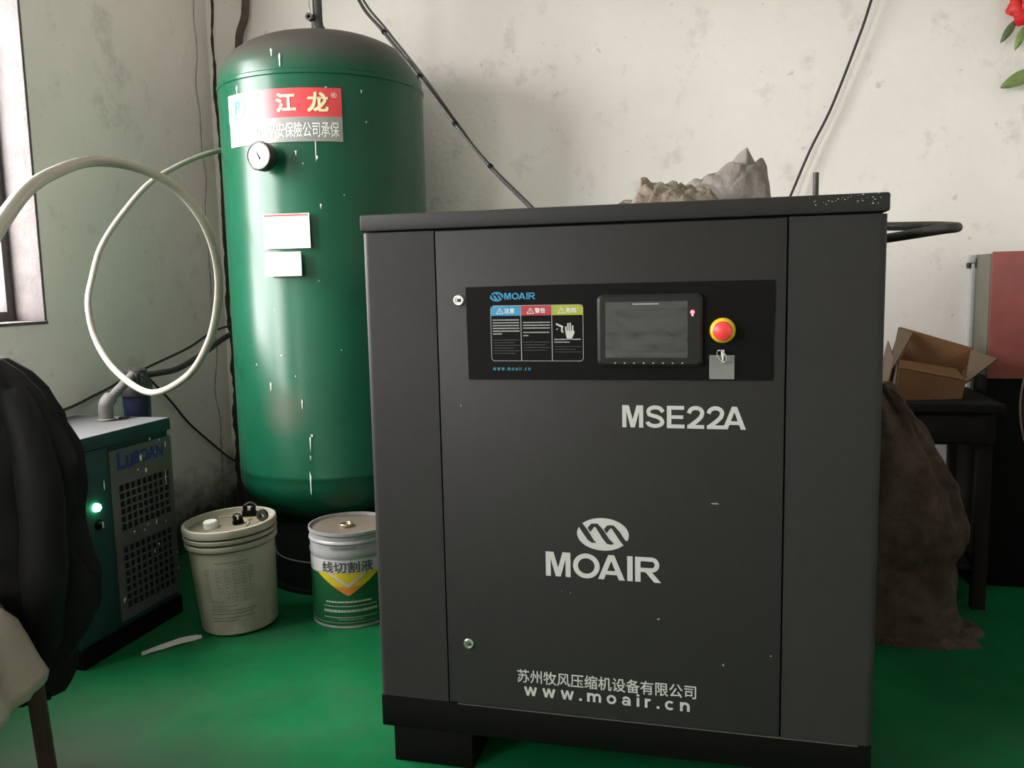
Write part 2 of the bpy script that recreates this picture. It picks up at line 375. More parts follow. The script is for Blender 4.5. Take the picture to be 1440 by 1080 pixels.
# ------------------------------------------------------------------ air tank
TX, TY, TR = -0.905, 1.30, 0.39
def tank_material():
    m = mat('tank_green', (0.005, 0.070, 0.035), 0.30, var=0.10, vscale=5, bump=0.03, bscale=6, spec=.30)
    n = m.node_tree.nodes; L = m.node_tree.links; b = n['Principled BSDF']; src = b.inputs['Base Color'].links[0].from_socket
    tcn = n.new('ShaderNodeTexCoord'); sp = n.new('ShaderNodeSeparateXYZ'); L.new(tcn.outputs['Object'], sp.inputs[0])
    nz = n.new('ShaderNodeTexNoise'); nz.inputs['Scale'].default_value = 9; nz.inputs['Detail'].default_value = 6; L.new(tcn.outputs['Object'], nz.inputs['Vector'])
    ad = n.new('ShaderNodeMath'); ad.operation = 'MULTIPLY_ADD'; ad.inputs[1].default_value = .04; L.new(nz.outputs['Fac'], ad.inputs[0]); L.new(sp.outputs['Z'], ad.inputs[2])
    mr = n.new('ShaderNodeMapRange'); mr.inputs['From Min'].default_value = 1.95; mr.inputs['From Max'].default_value = 2.05
    L.new(ad.outputs[0], mr.inputs['Value'])
    mx = n.new('ShaderNodeMixRGB'); mx.inputs[2].default_value = (0.062, 0.056, 0.049, 1); L.new(mr.outputs[0], mx.inputs[0]); L.new(src, mx.inputs[1])
    # worn dusty patch low on the front
    vm = n.new('ShaderNodeVectorMath'); vm.operation = 'DISTANCE'; vm.inputs[1].default_value = (TR*math.cos(R(-92)), TR*math.sin(R(-92)), 0.735)
    L.new(tcn.outputs['Object'], vm.inputs[0])
    m2 = n.new('ShaderNodeMapRange'); m2.inputs['From Min'].default_value = .03; m2.inputs['From Max'].default_value = .12; m2.inputs['To Min'].default_value = .55; m2.inputs['To Max'].default_value = 0
    L.new(vm.outputs['Value'], m2.inputs['Value'])
    mx2 = n.new('ShaderNodeMixRGB'); mx2.inputs[2].default_value = (0.08, 0.085, 0.06, 1); L.new(m2.outputs[0], mx2.inputs[0]); L.new(mx.outputs[0], mx2.inputs[1])
    L.new(mx2.outputs[0], b.inputs['Base Color'])
    rg = n.new('ShaderNodeMapRange'); rg.inputs['To Min'].default_value = .27; rg.inputs['To Max'].default_value = .5; L.new(mr.outputs[0], rg.inputs['Value'])
    L.new(rg.outputs[0], b.inputs['Roughness'])
    return m
m_tank = tank_material()
tk = thing('air_receiver_tank', 'tall dark green steel air tank standing in the room corner', 'tank', (TX, TY, 0))
prof = [(0, .24)]
for i in range(1, 13):
    a = math.pi/2*i/12; prof.append((TR*math.sin(a), .45-.21*math.cos(a)))
prof += [(TR, .47), (TR+.0015, .473), (TR+.0015, .485), (TR, .488), (TR, 1.915), (TR+.004, 1.918), (TR+.004, 1.930), (TR-.001, 1.934)]
for i in range(1, 17):
    a = math.pi/2*i/16; prof.append(((TR-.001)*math.cos(a)**.85, 1.95+.19*math.sin(a)))
prof[-1] = (0, 2.14)
MB().lathe(prof, n=96).build('tank_shell', m_tank, tk)
m_skirt = mat('tank_skirt', (0.003, 0.006, 0.004), .8, spec=.1)
sk = [(.285, 0), (.285, .012), (.272, .012), (.265, .35), (.26, .35), (.26, 0)]
MB().lathe(sk, n=64, caps=False).build('skirt', m_skirt, tk)
MB().lathe([(.27, 0), (.295, .0), (.295, .012), (.27, .014)], n=64, caps=False).build('foot_ring', m_skirt, tk)
MB().lathe([(.268, .118), (.274, .119), (.274, .123), (.268, .124)], n=64, caps=False).build('skirt_band', mat('skirt_band', (.10, .10, .09), .4), tk)
def cyl(theta, z, w=0.0): a = R(theta); return Vector(((TR+w)*math.cos(a), (TR+w)*math.sin(a), z))
def cyl_map(w0): return lambda u, v, w: cyl(u, v, w0+w)
def cyl_patch(t0, t1, z0, z1, w, n=24, tilt=0.0, thick=.002):
    mbp = MB(); vs = []; fs = []
    for i in range(n+1):
        t = t0+(t1-t0)*i/n
        dz = tilt*(i/n)
        vs += [cyl(t, z0+dz, w), cyl(t, z1+dz, w), cyl(t, z0+dz, w-thick), cyl(t, z1+dz, w-thick)]
    for i in range(n):
        a = i*4; b2 = a+4
        fs += [(a, b2, b2+1, a+1), (a+2, a+3, b2+3, b2+2), (a, a+2, b2+2, b2), (a+1, b2+1, b2+3, a+3)]
    fs += [(0, 1, 3, 2), (n*4, n*4+2, n*4+3, n*4+1)]
    mbp.add(vs, fs, True); return mbp
m_lred = mat('label_red', (0.62, 0.05, 0.06), .35, var=.08, vscale=20)
m_lgrey = mat('label_grey', (0.24, 0.24, 0.23), .35, var=.08, vscale=20)
m_lwhite = mat('label_white', (0.78, 0.80, 0.76), .4)
m_lgold = mat('label_cream', (0.78, 0.68, 0.42), .5)
plate = cyl_patch(-121.3, -54.3, 1.684, 1.768, .0035).build('name_label', m_lgrey, tk); plate['label'] = 'red and grey name label with pale characters'
cyl_patch(-121.3, -54.3, 1.768, 1.866, .0035).build('red_band', m_lred, plate)
cyl_patch(-121.2, -104, 1.768, 1.8655, .0045, 10).build('logo_square', m_lwhite, plate)
mbt = MB(); f = cyl_map(.0055)
text(mbt, '江', -87.5, -77.2, 1.786, 1.850, f, off=.028); mbt.build('character', m_lgold, plate, fix=False)['kind'] = 'stuff'
mbt = MB(); text(mbt, '龙', -71.6, -61.0, 1.784, 1.851, f, off=.028); mbt.build('character', m_lgold, plate, fix=False)['kind'] = 'stuff'
mbt = MB(); text(mbt, '®', -59.4, -56.6, 1.832, 1.850, f)
text(mbt, '本产品由中国平安保險公司承保', -120, -56.2, 1.698, 1.751, cyl_map(.0052), off=.004, spacing=.95)
mbt.build('small_characters', m_lwhite, plate, fix=False)['kind'] = 'stuff'
mbt = MB()
def ring2d(cu, cv, ru, rv, w, f3, n_=36):
    vs = []; 
    for i in range(n_):
        a = 2*math.pi*i/n_
        vs += [f3(cu+ru*math.cos(a), cv+rv*math.sin(a), 0), f3(cu+(ru-w*ru)*math.cos(a), cv+(rv-w*rv)*math.sin(a), 0)]
    return vs, [(2*i, 2*i+1, (2*i+3) % (2*n_), (2*i+2) % (2*n_)) for i in range(n_)]
mbt.add(*ring2d(-112.8, 1.817, 6.2, .042, .1, cyl_map(.0058)))
text(mbt, 'P', -115.0, -110.6, 1.794, 1.842, cyl_map(.0058), off=.03)
mbt.build('round_mark', mat('mark_teal', (0.02, .17, .16), .5), plate, fix=False)
# name plates
def flat_plate(t0, t1, z0, z1, off, m, name, tilt=0):
    a = cyl(t0, 0); b2 = cyl(t1, 0); mid = R((t0+t1)/2); nrm = Vector((math.cos(mid), math.sin(mid), 0)); u = (b2-a).normalized(); c0 = (a+b2)/2; hw = (b2-a).length/2
    base = nrm*(TR+off) ; 
    mp = lambda uu, vv, w: base+u*uu+Vector((0, 0, vv))+nrm*w+Vector((0, 0, tilt*uu))
    mbp = MB(); mbp.poly([(-hw, z0), (hw, z0), (hw, z1), (-hw, z1)], mp, .003)
    o = mbp.build(name, m, tk)
    return o, mp, hw
m_paper = mat('plate_paper', (0.50, 0.47, 0.41), .5, var=.06, vscale=20, dirt=(0.16, 0.14, 0.10, 1), dirt_amt=.7, dscale=12)
m_print = mat('faint_print', (0.33, .31, .28), .7)
o, mp, hw = flat_plate(-98.3, -72.4, 1.316, 1.438, .004, m_paper, 'data_plate'); o['label'] = 'larger stained white data plate'
mbt = MB(); mbt.poly([(-hw+.004, 1.429), (hw-.004, 1.429), (hw-.004, 1.435), (-hw+.004, 1.435)], lambda u, v, w: mp(u, v, .0035+w)); mbt.build('red_stripe', m_lred, o, fix=False)
mbt = MB()
for i in range(9):
    z = 1.418-i*.0105; mbt.poly([(-hw+.02, z), (hw-.015-.02*(i % 3), z), (hw-.015-.02*(i % 3), z+.0014), (-hw+.02, z+.0014)], lambda u, v, w: mp(u, v, .0035+w))
mbt.build('print_lines', m_print, o, fix=False)['kind'] = 'stuff'
MB().tube([cyl(-88, 1.26, -.01), cyl(-88, 1.26, .02)], .03, spline=False).build('plate_bracket', m_tank, tk)
o, mp, hw = flat_plate(-97.8, -76.9, 1.219, 1.304, .018, m_paper, 'data_plate'); o['label'] = 'smaller white data plate standing off on a bracket'
mbt = MB()
for i in range(4):
    z = 1.275-i*.013; mbt.poly([(-hw+.02, z), (hw-.03, z), (hw-.03, z+.0012), (-hw+.02, z+.0012)], lambda u, v, w: mp(u, v, .0035+w))
mbt.build('print_lines', m_print, o, fix=False)['kind'] = 'stuff'
for su in (-1, 1):
    for zz in (1.225, 1.298):
        p = mp(su*(hw-.005), zz, .003); q = mp(su*(hw-.005), zz, .005)
        MB().tube([p, q], .003, n=8, spline=False).build('rivet', m_steel, o)
# pressure gauge
th = R(-93); nrm = Vector((math.cos(th), math.sin(th), 0)); gx = Vector((-nrm.y, nrm.x, 0))
gm = Matrix((gx, Vector((0, 0, 1)), nrm)).transposed().to_4x4()
gz = 1.632
g = MB().lathe([(.047, .028), (.050, .032), (.050, .068), (.047, .074), (.042, .074), (.042, .070), (0, .070)], c=nrm*TR+Vector((0, 0, gz)), n=40, mtx=gm).build('pressure_gauge', mat('gauge_black', (.012, .012, .012), .35), tk)
g['label'] = 'round pressure gauge with black case and white dial'
MB().lathe([(.012, -.01), (.012, .030)], c=nrm*TR+Vector((0, 0, gz)), n=16, mtx=gm).build('gauge_stem', m_steel, g)
MB().lathe([(.0415, .0705), (0, .0708)], c=nrm*TR+Vector((0, 0, gz)), n=40, caps=False, mtx=gm).build('dial', mat('dial_white', (.72, .73, .72), .3), g)
gp = lambda u, v, w: nrm*(TR+.0715+w)+gx*u+Vector((0, 0, gz+v))
mbt = MB(); mbt.poly([(.003, -.016), (.008, -.012), (.006, -.004), (-.015, .026), (.0, -.006)], gp)
for i in range(11):
    a = R(225-27*i); c_, s_ = math.cos(a), math.sin(a)
    mbt.poly([(c_*.031-s_*.0006, s_*.031+c_*.0006), (c_*.037-s_*.0006, s_*.037+c_*.0006), (c_*.037+s_*.0006, s_*.037-c_*.0006), (c_*.031+s_*.0006, s_*.031-c_*.0006)], gp)
mbt.build('needle', m_black, g, fix=False)
# splashes of white paint
rnd = random.Random(11)
mbt = MB()
def splash_cyl(t, z, w, h):
    pts = []
    n_ = 10
    for i in range(n_):
        a = 2*math.pi*i/n_; r_ = 1+.25*rnd.uniform(-1, 1)
        u = math.cos(a)*w*r_*(1.5 if math.sin(a) > .3 else .6); v = math.sin(a)*h*r_
        pts.append((t+math.degrees(u/TR), z+v))
    mbt.poly(pts, cyl_map(.0008), .0012)
for t, z, w_, h in ((-113.3, 1.878, .0025, .016), (-89, 1.99, .003, .012), (-84.7, 1.962, .0035, .024), (-68.4, 1.68, .0028, .055), (-67.9, 1.630, .004, .006), (-78.6, 1.646, .003, .008),
                    (-75.2, 1.609, .002, .003), (-61.9, 1.867, .003, .004), (-43.6, 1.861, .002, .006), (-41.5, 1.757, .003, .003), (-67.2, 1.461, .0025, .009), (-100.3, .82, .003, .014),
                    (-82.1, .756, .002, .020), (-92.4, .935, .004, .003), (-77.6, .642, .005, .005), (-78.7, .615, .0025, .03), (-79.6, .465, .0028, .038), (-79, .56, .0015, .008),
                    (-70, 1.2, .0015, .003), (-95, 1.1, .0015, .002), (-60, .95, .0015, .003), (-85, .86, .0015, .003), (-110, .9, .0015, .004), (-55, 1.5, .0015, .003)):
    splash_cyl(t, z, w_, h)
mbt.build('paint_splashes', m_lwhite, tk)['kind'] = 'stuff'
# outlet at the top, side outlet
MB().tube([(-.005, 0, 2.13), (-.005, 0, 2.18)], .026, spline=False, n=16).build('top_nozzle', m_darkmetal, tk)
p = thing('riser_pipe', 'dark pipe with a small valve rising from the tank dome', 'pipe', (TX, TY, 2.17))
MB().tube([(-.005, 0, 0), (-.008, .002, .35), (-.03, 0, .93)], .018, n=16).build('pipe', m_darkmetal, p)
MB().tube([(-.008, 0, .0), (-.008, 0, .025)], .024, spline=False, n=8).build('nut', m_darkmetal, p)
MB().lathe([(.007, -.01), (.014, -.01), (.014, .014), (.007, .014), (.007, -.01)], c=(-.022, -.03, .04), n=20, caps=False, axis='y').build('valve_ring', m_darkmetal, p)
MB().tube([(-.024, -.028, .055), (-.029, -.026, .12), (-.026, -.02, .20)], .0045, n=8).build('lever', m_steel, p)

# ------------------------------------------------------------------ pipes, hoses, cables around the tank
m_hose = mat('cream_hose', (0.36, 0.335, 0.28), .32, var=.10, vscale=18, dirt=(.25, .21, .14, 1), dirt_amt=.5, dscale=9)
hp = [(-1.20, 1.34, 1.755), (-1.299, 1.316, 1.749), (-1.316, 1.205, 1.723), (-1.358, 1.084, 1.676), (-1.403, 0.904, 1.579), (-1.434, 0.778, 1.46), (-1.439, 0.658, 1.336), (-1.432, 0.592, 1.227), (-1.409, 0.536, 1.133), (-1.365, 0.51, 1.017), (-1.257, 0.466, 0.919), (-1.074, 0.383, 0.867), (-0.844, 0.242, 0.933), (-0.666, 0.092, 1.035), (-0.554, -0.022, 1.138), (-0.496, -0.1, 1.23), (-0.468, -0.176, 1.313), (-0.48, -0.234, 1.379), (-0.504, -0.297, 1.417), (-0.526, -0.364, 1.43), (-0.492, -0.492, 1.415), (-0.427, -0.636, 1.379), (-0.331, -0.805, 1.329), (-0.205, -0.987, 1.262), (-0.134, -1.099, 1.200), (-0.079, -1.195, 1.10), (-.10, -1.4, .8), (-.3, -1.6, .3), (-.5, -1.8, .02)]
tag(MB().tube(hp, .0100, n=14, sub=8).build('air_hose', m_hose), 'long cream plastic air hose looping from the tank across the left side', 'hose')
pp = [(-1.498, 1.77, 3.1), (-1.498, 1.77, 2.476), (-1.545, 1.765, 2.263), (-1.55, 1.765, 1.6)]
tag(MB().tube(pp, .017, n=12).build('wall_pipe', mat('brown_pipe', (.075, .058, .045), .7, var=.4, vscale=20)), 'brown pipe dropping down the back wall behind the tank', 'pipe')
cp = [(-.95, 1.5, 2.75), (-.747, 1.3, 2.291), (-.555, 1.1, 2.075), (-.383, .98, 1.882), (-.251, .95, 1.712), (-.131, .95, 1.566), (.008, .95, 1.425), (.117, .92, 1.307), (.2, .90, 1.1)]
c1 = thing('power_cable', 'thick black power cable slanting past the tank to the back of the cabinet', 'cable', (0, 0, 0))
MB().tube(cp, .0062, n=10, sub=8).build('cable', m_rubber, c1)
MB().tube([(-.945, 1.507, 2.765), (-.742, 1.31, 2.31), (-.548, 1.108, 2.085), (-.372, .985, 1.885), (-.243, .957, 1.71), (-.131, .955, 1.560), (.004, .955, 1.42), (.12, .925, 1.3)], .0045, n=8, sub=8).build('cable', m_rubber, c1)
for q in (1, 2, 3, 4, 5):
    P0 = Vector(cp[q]); P1 = Vector(cp[q+1]); d_ = (P1-P0).normalized(); MB().tube([P0-d_*.007, P0+d_*.005], .0088, n=10, spline=False).build('cable_tie', m_black, c1)
cq = [(1.30, 1.74, 2.75), (1.161, 1.75, 2.228), (1.108, 1.76, 2.057), (1.023, 1.765, 1.827), (.948, 1.76, 1.671), (.877, 1.75, 1.497), (.833, 1.70, 1.402), (.78, 1.5, 1.15)]
tag(MB().tube(cq, .0052, n=10, sub=8).build('wall_cable', m_rubber), 'thin black cable hanging down the white wall behind the cabinet right end', 'cable')
# black line to filter, thin wires on the left wall
bp_ = [(-1.495, .86, .862), (-1.49, .98, .862), (-1.496, 1.1, .866), (-1.52, 1.3, .905), (-1.50, 1.5, .979), (-1.3, 1.5, 1.02), (-1.2, 1.45, 1.02)]
tag(MB().tube(bp_, .012, n=12, sub=8).build('filter_hose', m_rubber), 'black air hose running from the inline filter to the tank', 'hose')
tag(MB().tube([(-1.712, .60, .737), (-1.712, .763, .758), (-1.712, .875, .783), (-1.705, .96, .805), (-1.66, 1.0, .84), (-1.6, 1.1, .885), (-1.58, 1.3, .935), (-1.57, 1.5, 1.0), (-1.5, 1.7, 1.03)], .0052, n=8).build('thin_cable', m_rubber), 'thin black cable rising along the left wall above the dryer top', 'cable')
tag(MB().tube([(-1.70, 1.14, .85), (-1.71, 1.21, .804), (-1.715, 1.34, .695), (-1.715, 1.454, .581), (-1.715, 1.606, .465), (-1.712, 1.742, .365), (-1.649, 1.785, .305), (-1.4, 1.78, .12), (-1.1, 1.78, .02)], .0048, n=8).build('thin_cable', m_rubber), 'thin black cable drooping down the left wall towards the tank foot', 'cable')

# ------------------------------------------------------------------ refrigerated dryer
DX0, DX1, DY0, DY1, DZ0, DZ1 = -1.70, -1.30, 0.27, 0.764, .05, .725
dr = thing('air_dryer', 'low teal steel air dryer with dusty top and grey grille front', 'air dryer', ((DX0+DX1)/2, (DY0+DY1)/2, 0))
ox, oy = dr.location.x, dr.location.y
m_teal = mat('dryer_teal', (0.014, 0.046, 0.044), .5, spec=.25, var=.12, vscale=9)
m_dusty = mat('dusty_top', (0.105, 0.105, 0.108), .8, var=.12, vscale=6, dirt=(.14, .14, .14, 1), dirt_amt=.5)
m_alu = mat('grille_grey', (0.105, 0.102, 0.095), .45, metal=.25, var=.12, vscale=10)
def dbox(name, x0, x1, y0, y1, z0, z1, m, parent=dr, bev=0.0): return box(name, x0-ox, x1-ox, y0-oy, y1-oy, z0, z1, m, parent, bev)
dbox('body', DX0, DX1-.012, DY0+.004, DY1-.004, DZ0+.01, DZ1-.006, m_teal)
lid = dbox('lid', DX0-.002, DX1+.002, DY0, DY1, .682, DZ1-.001, m_teal, bev=.002)
dbox('dusty_surface', DX0, DX1, DY0+.002, DY1-.002, DZ1-.001, DZ1+.0006, m_dusty, lid)
dbox('base', DX0, DX1, DY0, DY1, 0.0, DZ0+.012, m_black)
dbox('control_strip', DX1-.012, DX1-.002, DY0+.004, .446, .075, .680, m_teal, bev=.002)
mbt = MB()       # perforated front panel: rim, cross rail and grid bars
X0, X1 = DX1-.010-ox, DX1-ox
def pbox(y0, y1, z0, z1, x0=X0, x1=X1): mbt.box(x0, x1, y0-oy, y1-oy, z0, z1)
GY0, GY1 = .484, .740
pbox(.450, GY0, .085, .660); pbox(GY1, .762, .085, .660)
pbox(GY0, GY1, .541, .660); pbox(GY0, GY1, .331, .384); pbox(GY0, GY1, .085, .118)
mbt.build('grille_panel', m_alu, dr)
mbt = MB()
def grid(z0, z1, rows):
    cols = 9
    for i in range(1, cols):
        y = GY0+(GY1-GY0)*i/cols; mbt.box(X0+.003, X1-.0015, y-.0030-oy, y+.0030-oy, z0, z1)
    for j in range(1, rows):
        z = z0+(z1-z0)*j/rows; mbt.box(X0+.0035, X1-.002, GY0-oy, GY1-oy, z-.0030, z+.0030)
grid(.384, .541, 6); grid(.118, .331, 8)
mbt.build('grille', m_alu, dr)
dbox('recess_shade', DX1-.0135, DX1-.0105, GY0, GY1, .11, .55, mat('grille_shade', (.008, .007, .006), .7))  # thin dark sheet standing in for the shaded recess behind the grille
mbt = MB(); text(mbt, 'Lu', .482, .560, .592, .655, lambda u, v, w: Vector((X1+.001+w, u-oy, v)), off=.03)
text(mbt, 'BOAN', .563, .716, .597, .642, lambda u, v, w: Vector((X1+.001+w, u-oy, v)), off=.03)
mbt.build('lettering', mat('lettering_blue', (.012, .02, .16), .5), dr, fix=False)
lamp = MB().lathe([(.014, -.004), (.014, .004), (.012, .006), (.012, .012), (.007, .017), (0, .018)], c=(DX1-.002-ox, .374-oy, .497), n=20, axis='x').build('indicator_lamp', mat('green_lamp', (.1, .9, .4), .4, emit=(.12, 1, .42, 1), estr=25), dr)
lamp['label'] = 'lit green indicator lamp'
k = MB().lathe([(.017, -.004), (.017, .003), (.012, .004), (.011, .016), (0, .017)], c=(DX1-.002-ox, .380-oy, .439), n=20, axis='x').build('switch_knob', m_black, dr)
MB().box(DX1+.0145-ox, DX1+.017-ox, .377-oy, .383-oy, .430, .449).build('pointer', m_white, k)
mbt = MB(); rnd = random.Random(5)
for y, z, w_, h in ((.597, .612, .005, .012), (.65, .668, .003, .006), (.70, .655, .002, .004), (.62, .565, .005, .008), (.58, .575, .002, .004), (.675, .615, .002, .004), (.73, .635, .002, .01),
                    (.416, .56, .002, .014), (.54, .37, .003, .004), (.59, .362, .003, .003), (.61, .375, .003, .003), (.655, .372, .002, .010), (.705, .36, .002, .003), (.66, .29, .004, .004),
                    (.635, .27, .002, .008), (.72, .52, .0015, .03), (.466, .155, .002, .008), (.472, .158, .0015, .006), (.755, .23, .003, .003), (.755, .17, .002, .004)):
    pts = [(y+math.cos(i*.785)*w_*(1+.2*rnd.uniform(-1, 1)), z+math.sin(i*.785)*h*(1+.2*rnd.uniform(-1, 1))) for i in range(8)]
    mbt.poly(pts, lambda u, v, w: Vector((X1+.0004+w, u-oy, v)), .001)
mbt.build('paint_splashes', m_lwhite, dr)['kind'] = 'stuff'
# elbow pipe on the dryer top, leading to the inline filter
ep = thing('elbow_pipe', 'dusty grey elbow pipe joining the dryer top to the inline filter', 'pipe', (-1.481, .664, .7256))
m_galv = mat('dusty_pipe', (.14, .132, .122), .7, var=.15, vscale=25)
MB().lathe([(.030, 0), (.030, .006), (.0255, .009)], n=24).build('flange', m_galv, ep)
MB().tube([(0, 0, .0), (0, 0, .045), (.0, .006, .062), (-.002, .028, .078)], .0245, n=20, sub=8).build('elbow', m_galv, ep)
MB().tube([(-.002, .024, .072), (-.008, .16, .145)], .0165, n=18, spline=False).build('pipe', m_galv, ep)
dbox('small_port', -1.462, -1.435, .70, .725, .7256, .733, m_darkmetal, bev=.002)
fl = thing('inline_filter', 'dark blue inline air filter behind the dryer below the hose loop', 'filter', (-1.515, .87, 0))
MB().lathe([(0, .56), (.035, .565), (.045, .60), (.050, .80), (.050, .81), (0, .81)], n=28).build('bowl', mat('filter_blue', (.010, .014, .045), .4, var=.2), fl)
MB().lathe([(.056, .79), (.058, .80), (.058, .835), (.048, .85), (.042, .885), (.030, .893), (0, .893)], n=28).build('filter_head', m_darkmetal, fl)
MB().tube([(.03, 0, .862), (-.02, -.06, .862)], .022, spline=False, n=14).build('inlet', m_darkmetal, fl)
MB().box(.018, .048, -.052, -.03, .815, .875, .003).build('clamp', m_darkmetal, fl)

# ------------------------------------------------------------------ buckets
def bucket_profile(h, r0, r1):
    return [(0, 0), (r0-.006, 0), (r0, .006), (r0+(r1-r0)*.82, h*.80), (r1+.004, h*.805), (r1+.006, h*.82), (r1+.006, h*.845), (r1, h*.85),
            (r1, h*.872), (r1+.006, h*.875), (r1+.008, h*.89), (r1+.008, h*.905), (r1+.001, h*.912), (r1+.001, h*.925)]
bk = thing('plastic_bucket', 'dirty white plastic bucket with a screw cap on its lid, beside the dryer', 'bucket', (-1.028, .717, .0), (R(2.0), R(-2.2), 0))
bk.location.z = 0.006
m_bucket = mat('bucket_plastic', (.38, .345, .28), .5, var=.08, vscale=7, dirt=(.16, .13, .09, 1), dirt_amt=.7, dscale=7)
H = .375
m_groove = mat('bucket_groove', (.035, .03, .022), .8)
MB().lathe(bucket_profile(H, .130, .150), n=56).build('body', m_bucket, bk)
m_lidtop = mat('bucket_lid', (.22, .19, .14), .55, var=.2, vscale=9, dirt=(.09, .08, .06, 1), dirt_amt=.8, dscale=6)
for zz, r_ in ((H*.862, .1515), (H*.918, .153), (H*.80, .1495)): MB().tube([(r_*math.cos(i*.2618), r_*math.sin(i*.2618), zz) for i in range(25)], .0022, n=6, sub=2).build('grime_line', m_groove, bk)
bl = MB().lathe([(.151, H*.925), (.158, H*.93), (.160, H*.96), (.158, H*.995), (.154, H), (.145, H*.995), (.142, H*.955), (.139, H*.95)], n=56, caps=False).build('lid', m_bucket, bk)
MB().lathe([(0, H*.952), (.1415, H*.952)], n=56, caps=False).build('lid_top', m_lidtop, bl)
MB().lathe([(.024, H*.95), (.024, H*.95+.022), (.021, H*.95+.026), (0, H*.95+.026)], c=(-.045, -.045, 0), n=20).build('screw_cap', m_lwhite, bl)
MB().box(-.01, .055, .04, .055, H*.952, H*.952+.004, .001).build('yellow_label', mat('dull_yellow', (.30, .27, .06), .6), bl)
MB().tube([(-.09, .07, H*.954), (-.04, .08, H*.956), (.06, .02, H*.956), (.08, -.03, H*.955)], .004, n=8).build('rim_cord', m_bucket, bl)
# black clips clipped on and lying in the lid
def clip(label, loc, rz, rx=0, s=1.0):
    t = thing('black_clip', label, 'clip', loc, (rx, 0, rz))
    MB().box(-.022*s, .022*s, -.008*s, .008*s, 0, .016*s, .002).box(-.018*s, -.008*s, -.010*s, .010*s, .016*s, .034*s, .002).box(.006*s, .018*s, -.010*s, .010*s, .016*s, .030*s, .002).build('clip_body', m_black, t)
    MB().tube([(-.02*s, .009*s, .03*s), (0, .012*s, .04*s), (.02*s, .009*s, .03*s)], .003*s, n=6).build('wire_lever', m_darkmetal, t)
zt = H*.952+.010
clip('larger black clip standing at the back rim of the white bucket lid', (-1.018, .795, zt+.0), R(15), s=1.15)
clip('black clip lying in the middle of the white bucket lid', (-1.005, .70, zt-.001), R(60), s=.85)
t = thing('black_ring', 'small black ring fitting resting at the right rim of the white bucket lid', 'ring', (-.932, .738, zt+.009))
MB().lathe([(.009, -.007), (.020, -.007), (.020, .007), (.009, .007), (.009, -.007)], c=(0, 0, .014), n=20, caps=False, axis='y').build('ring', m_rubber, t)
# print on the bucket
def bucket_map(r0, r1, h, w0): return lambda u, v, w: Vector(((r0+(r1-r0)*v/h+w0+w)*math.cos(R(u)), (r0+(r1-r0)*v/h+w0+w)*math.sin(R(u)), v))
bm_ = bucket_map(.130, .1505, H, .0012)
m_ink = mat('bucket_print', (.13, .12, .09), .7)
mbt = MB()
def seg_line(t0, t1, z, h, mbx, mp, dash=None, seed=0):
    r_ = random.Random(seed); t = t0
    while t < t1:
        dt = 2.2 if dash is None else r_.uniform(*dash)
        e = min(t+dt, t1); mbx.poly([(t, z), (e, z), (e, z+h), (t, z+h)], mp); t = e+(0 if dash is None else r_.uniform(.4, .9))
for i, (z, a0, a1, h) in enumerate(((.262, -82, -38, .003), (.254, -58, -40, .003), (.108, -96, -58, .003), (.098, -96, -70, .003), (.091, -96, -30, .003), (.080, -96, -36, .0035), (.066, -96, -34, .0035), (.055, -96, -60, .0035))):
    seg_line(a0, a1, z, h, mbt, bm_, dash=(1.2, 2.6), seed=i)
for j in range(11): seg_line(-100, -32, .122+j*.012, .0007, mbt, bm_)
for t_ in (-100, -86, -74, -63, -52, -42, -32): mbt.poly([(t_-.15, .122), (t_+.15, .122), (t_+.15, .242), (t_-.15, .242)], bm_)
rr = random.Random(2)
for j in range(10):
    for t_ in (-97, -83, -71, -60, -49, -39): seg_line(t_, t_+rr.uniform(3, 7), .126+j*.012, .004, mbt, bm_, dash=(.6, 1.4), seed=j*7+int(-t_))
mbt.build('printed_table', m_ink, bk, fix=False)['kind'] = 'stuff'

# round metal tin
tn = thing('metal_tin', 'green and silver round metal tin with brown top, partly behind the cabinet', 'tin', (-.665, .87, 0))
TH, TRr = .34, .141
m_tin = mat('tin_side', (.34, .33, .34), .4, metal=.15, var=.08, vscale=8, dirt=(.25, .24, .22, 1), dirt_amt=.6, dscale=14)
MB().lathe([(0, 0), (TRr-.002, 0), (TRr, .004), (TRr-.001, .01), (TRr-.001, .246), (TRr, .25), (TRr+.003, .262), (TRr, .274), (TRr, .296), (TRr+.004, .301), (TRr+.003, .306), (TRr, .31), (TRr, .325), (TRr+.004, .33), (TRr+.004, TH), (TRr, TH), (TRr-.002, TH-.010)], n=64, caps=False).build('body', m_tin, tn)
tt = MB().lathe([(0, TH-.010), (TRr-.001, TH-.010)], n=64, caps=False).build('top', mat('tin_top', (.20, .165, .13), .45, metal=.3, var=.15, vscale=8), tn)
MB().lathe([(.026, TH-.010), (.026, TH-.003), (.022, TH-.001), (.019, TH-.006), (0, TH-.006)], c=(-.005, -.02, 0), n=24).build('spout_cap', mat('brass_cap', (.30, .25, .13), .4, metal=.6), tt)
MB().tube([(-.005+.021*math.cos(i*.524), -.02+.021*math.sin(i*.524), TH+.0005) for i in range(13)], .0022, n=6, sub=2).build('pull_ring', m_steel, tt)
tm = lambda w0: (lambda u, v, w: Vector(((TRr+w0+w)*math.cos(R(u)), (TRr+w0+w)*math.sin(R(u)), v)))
def cylband(t0, t1, z0, z1, w0, n_=64):
    mbp = MB(); vs = []; fs = []
    for i in range(n_+1):
        t_ = t0+(t1-t0)*i/n_; vs += [tm(w0)(t_, z0, 0), tm(w0)(t_, z1, 0)]
    fs = [(2*i, 2*i+2, 2*i+3, 2*i+1) for i in range(n_)]; mbp.add(vs, fs, True); return mbp
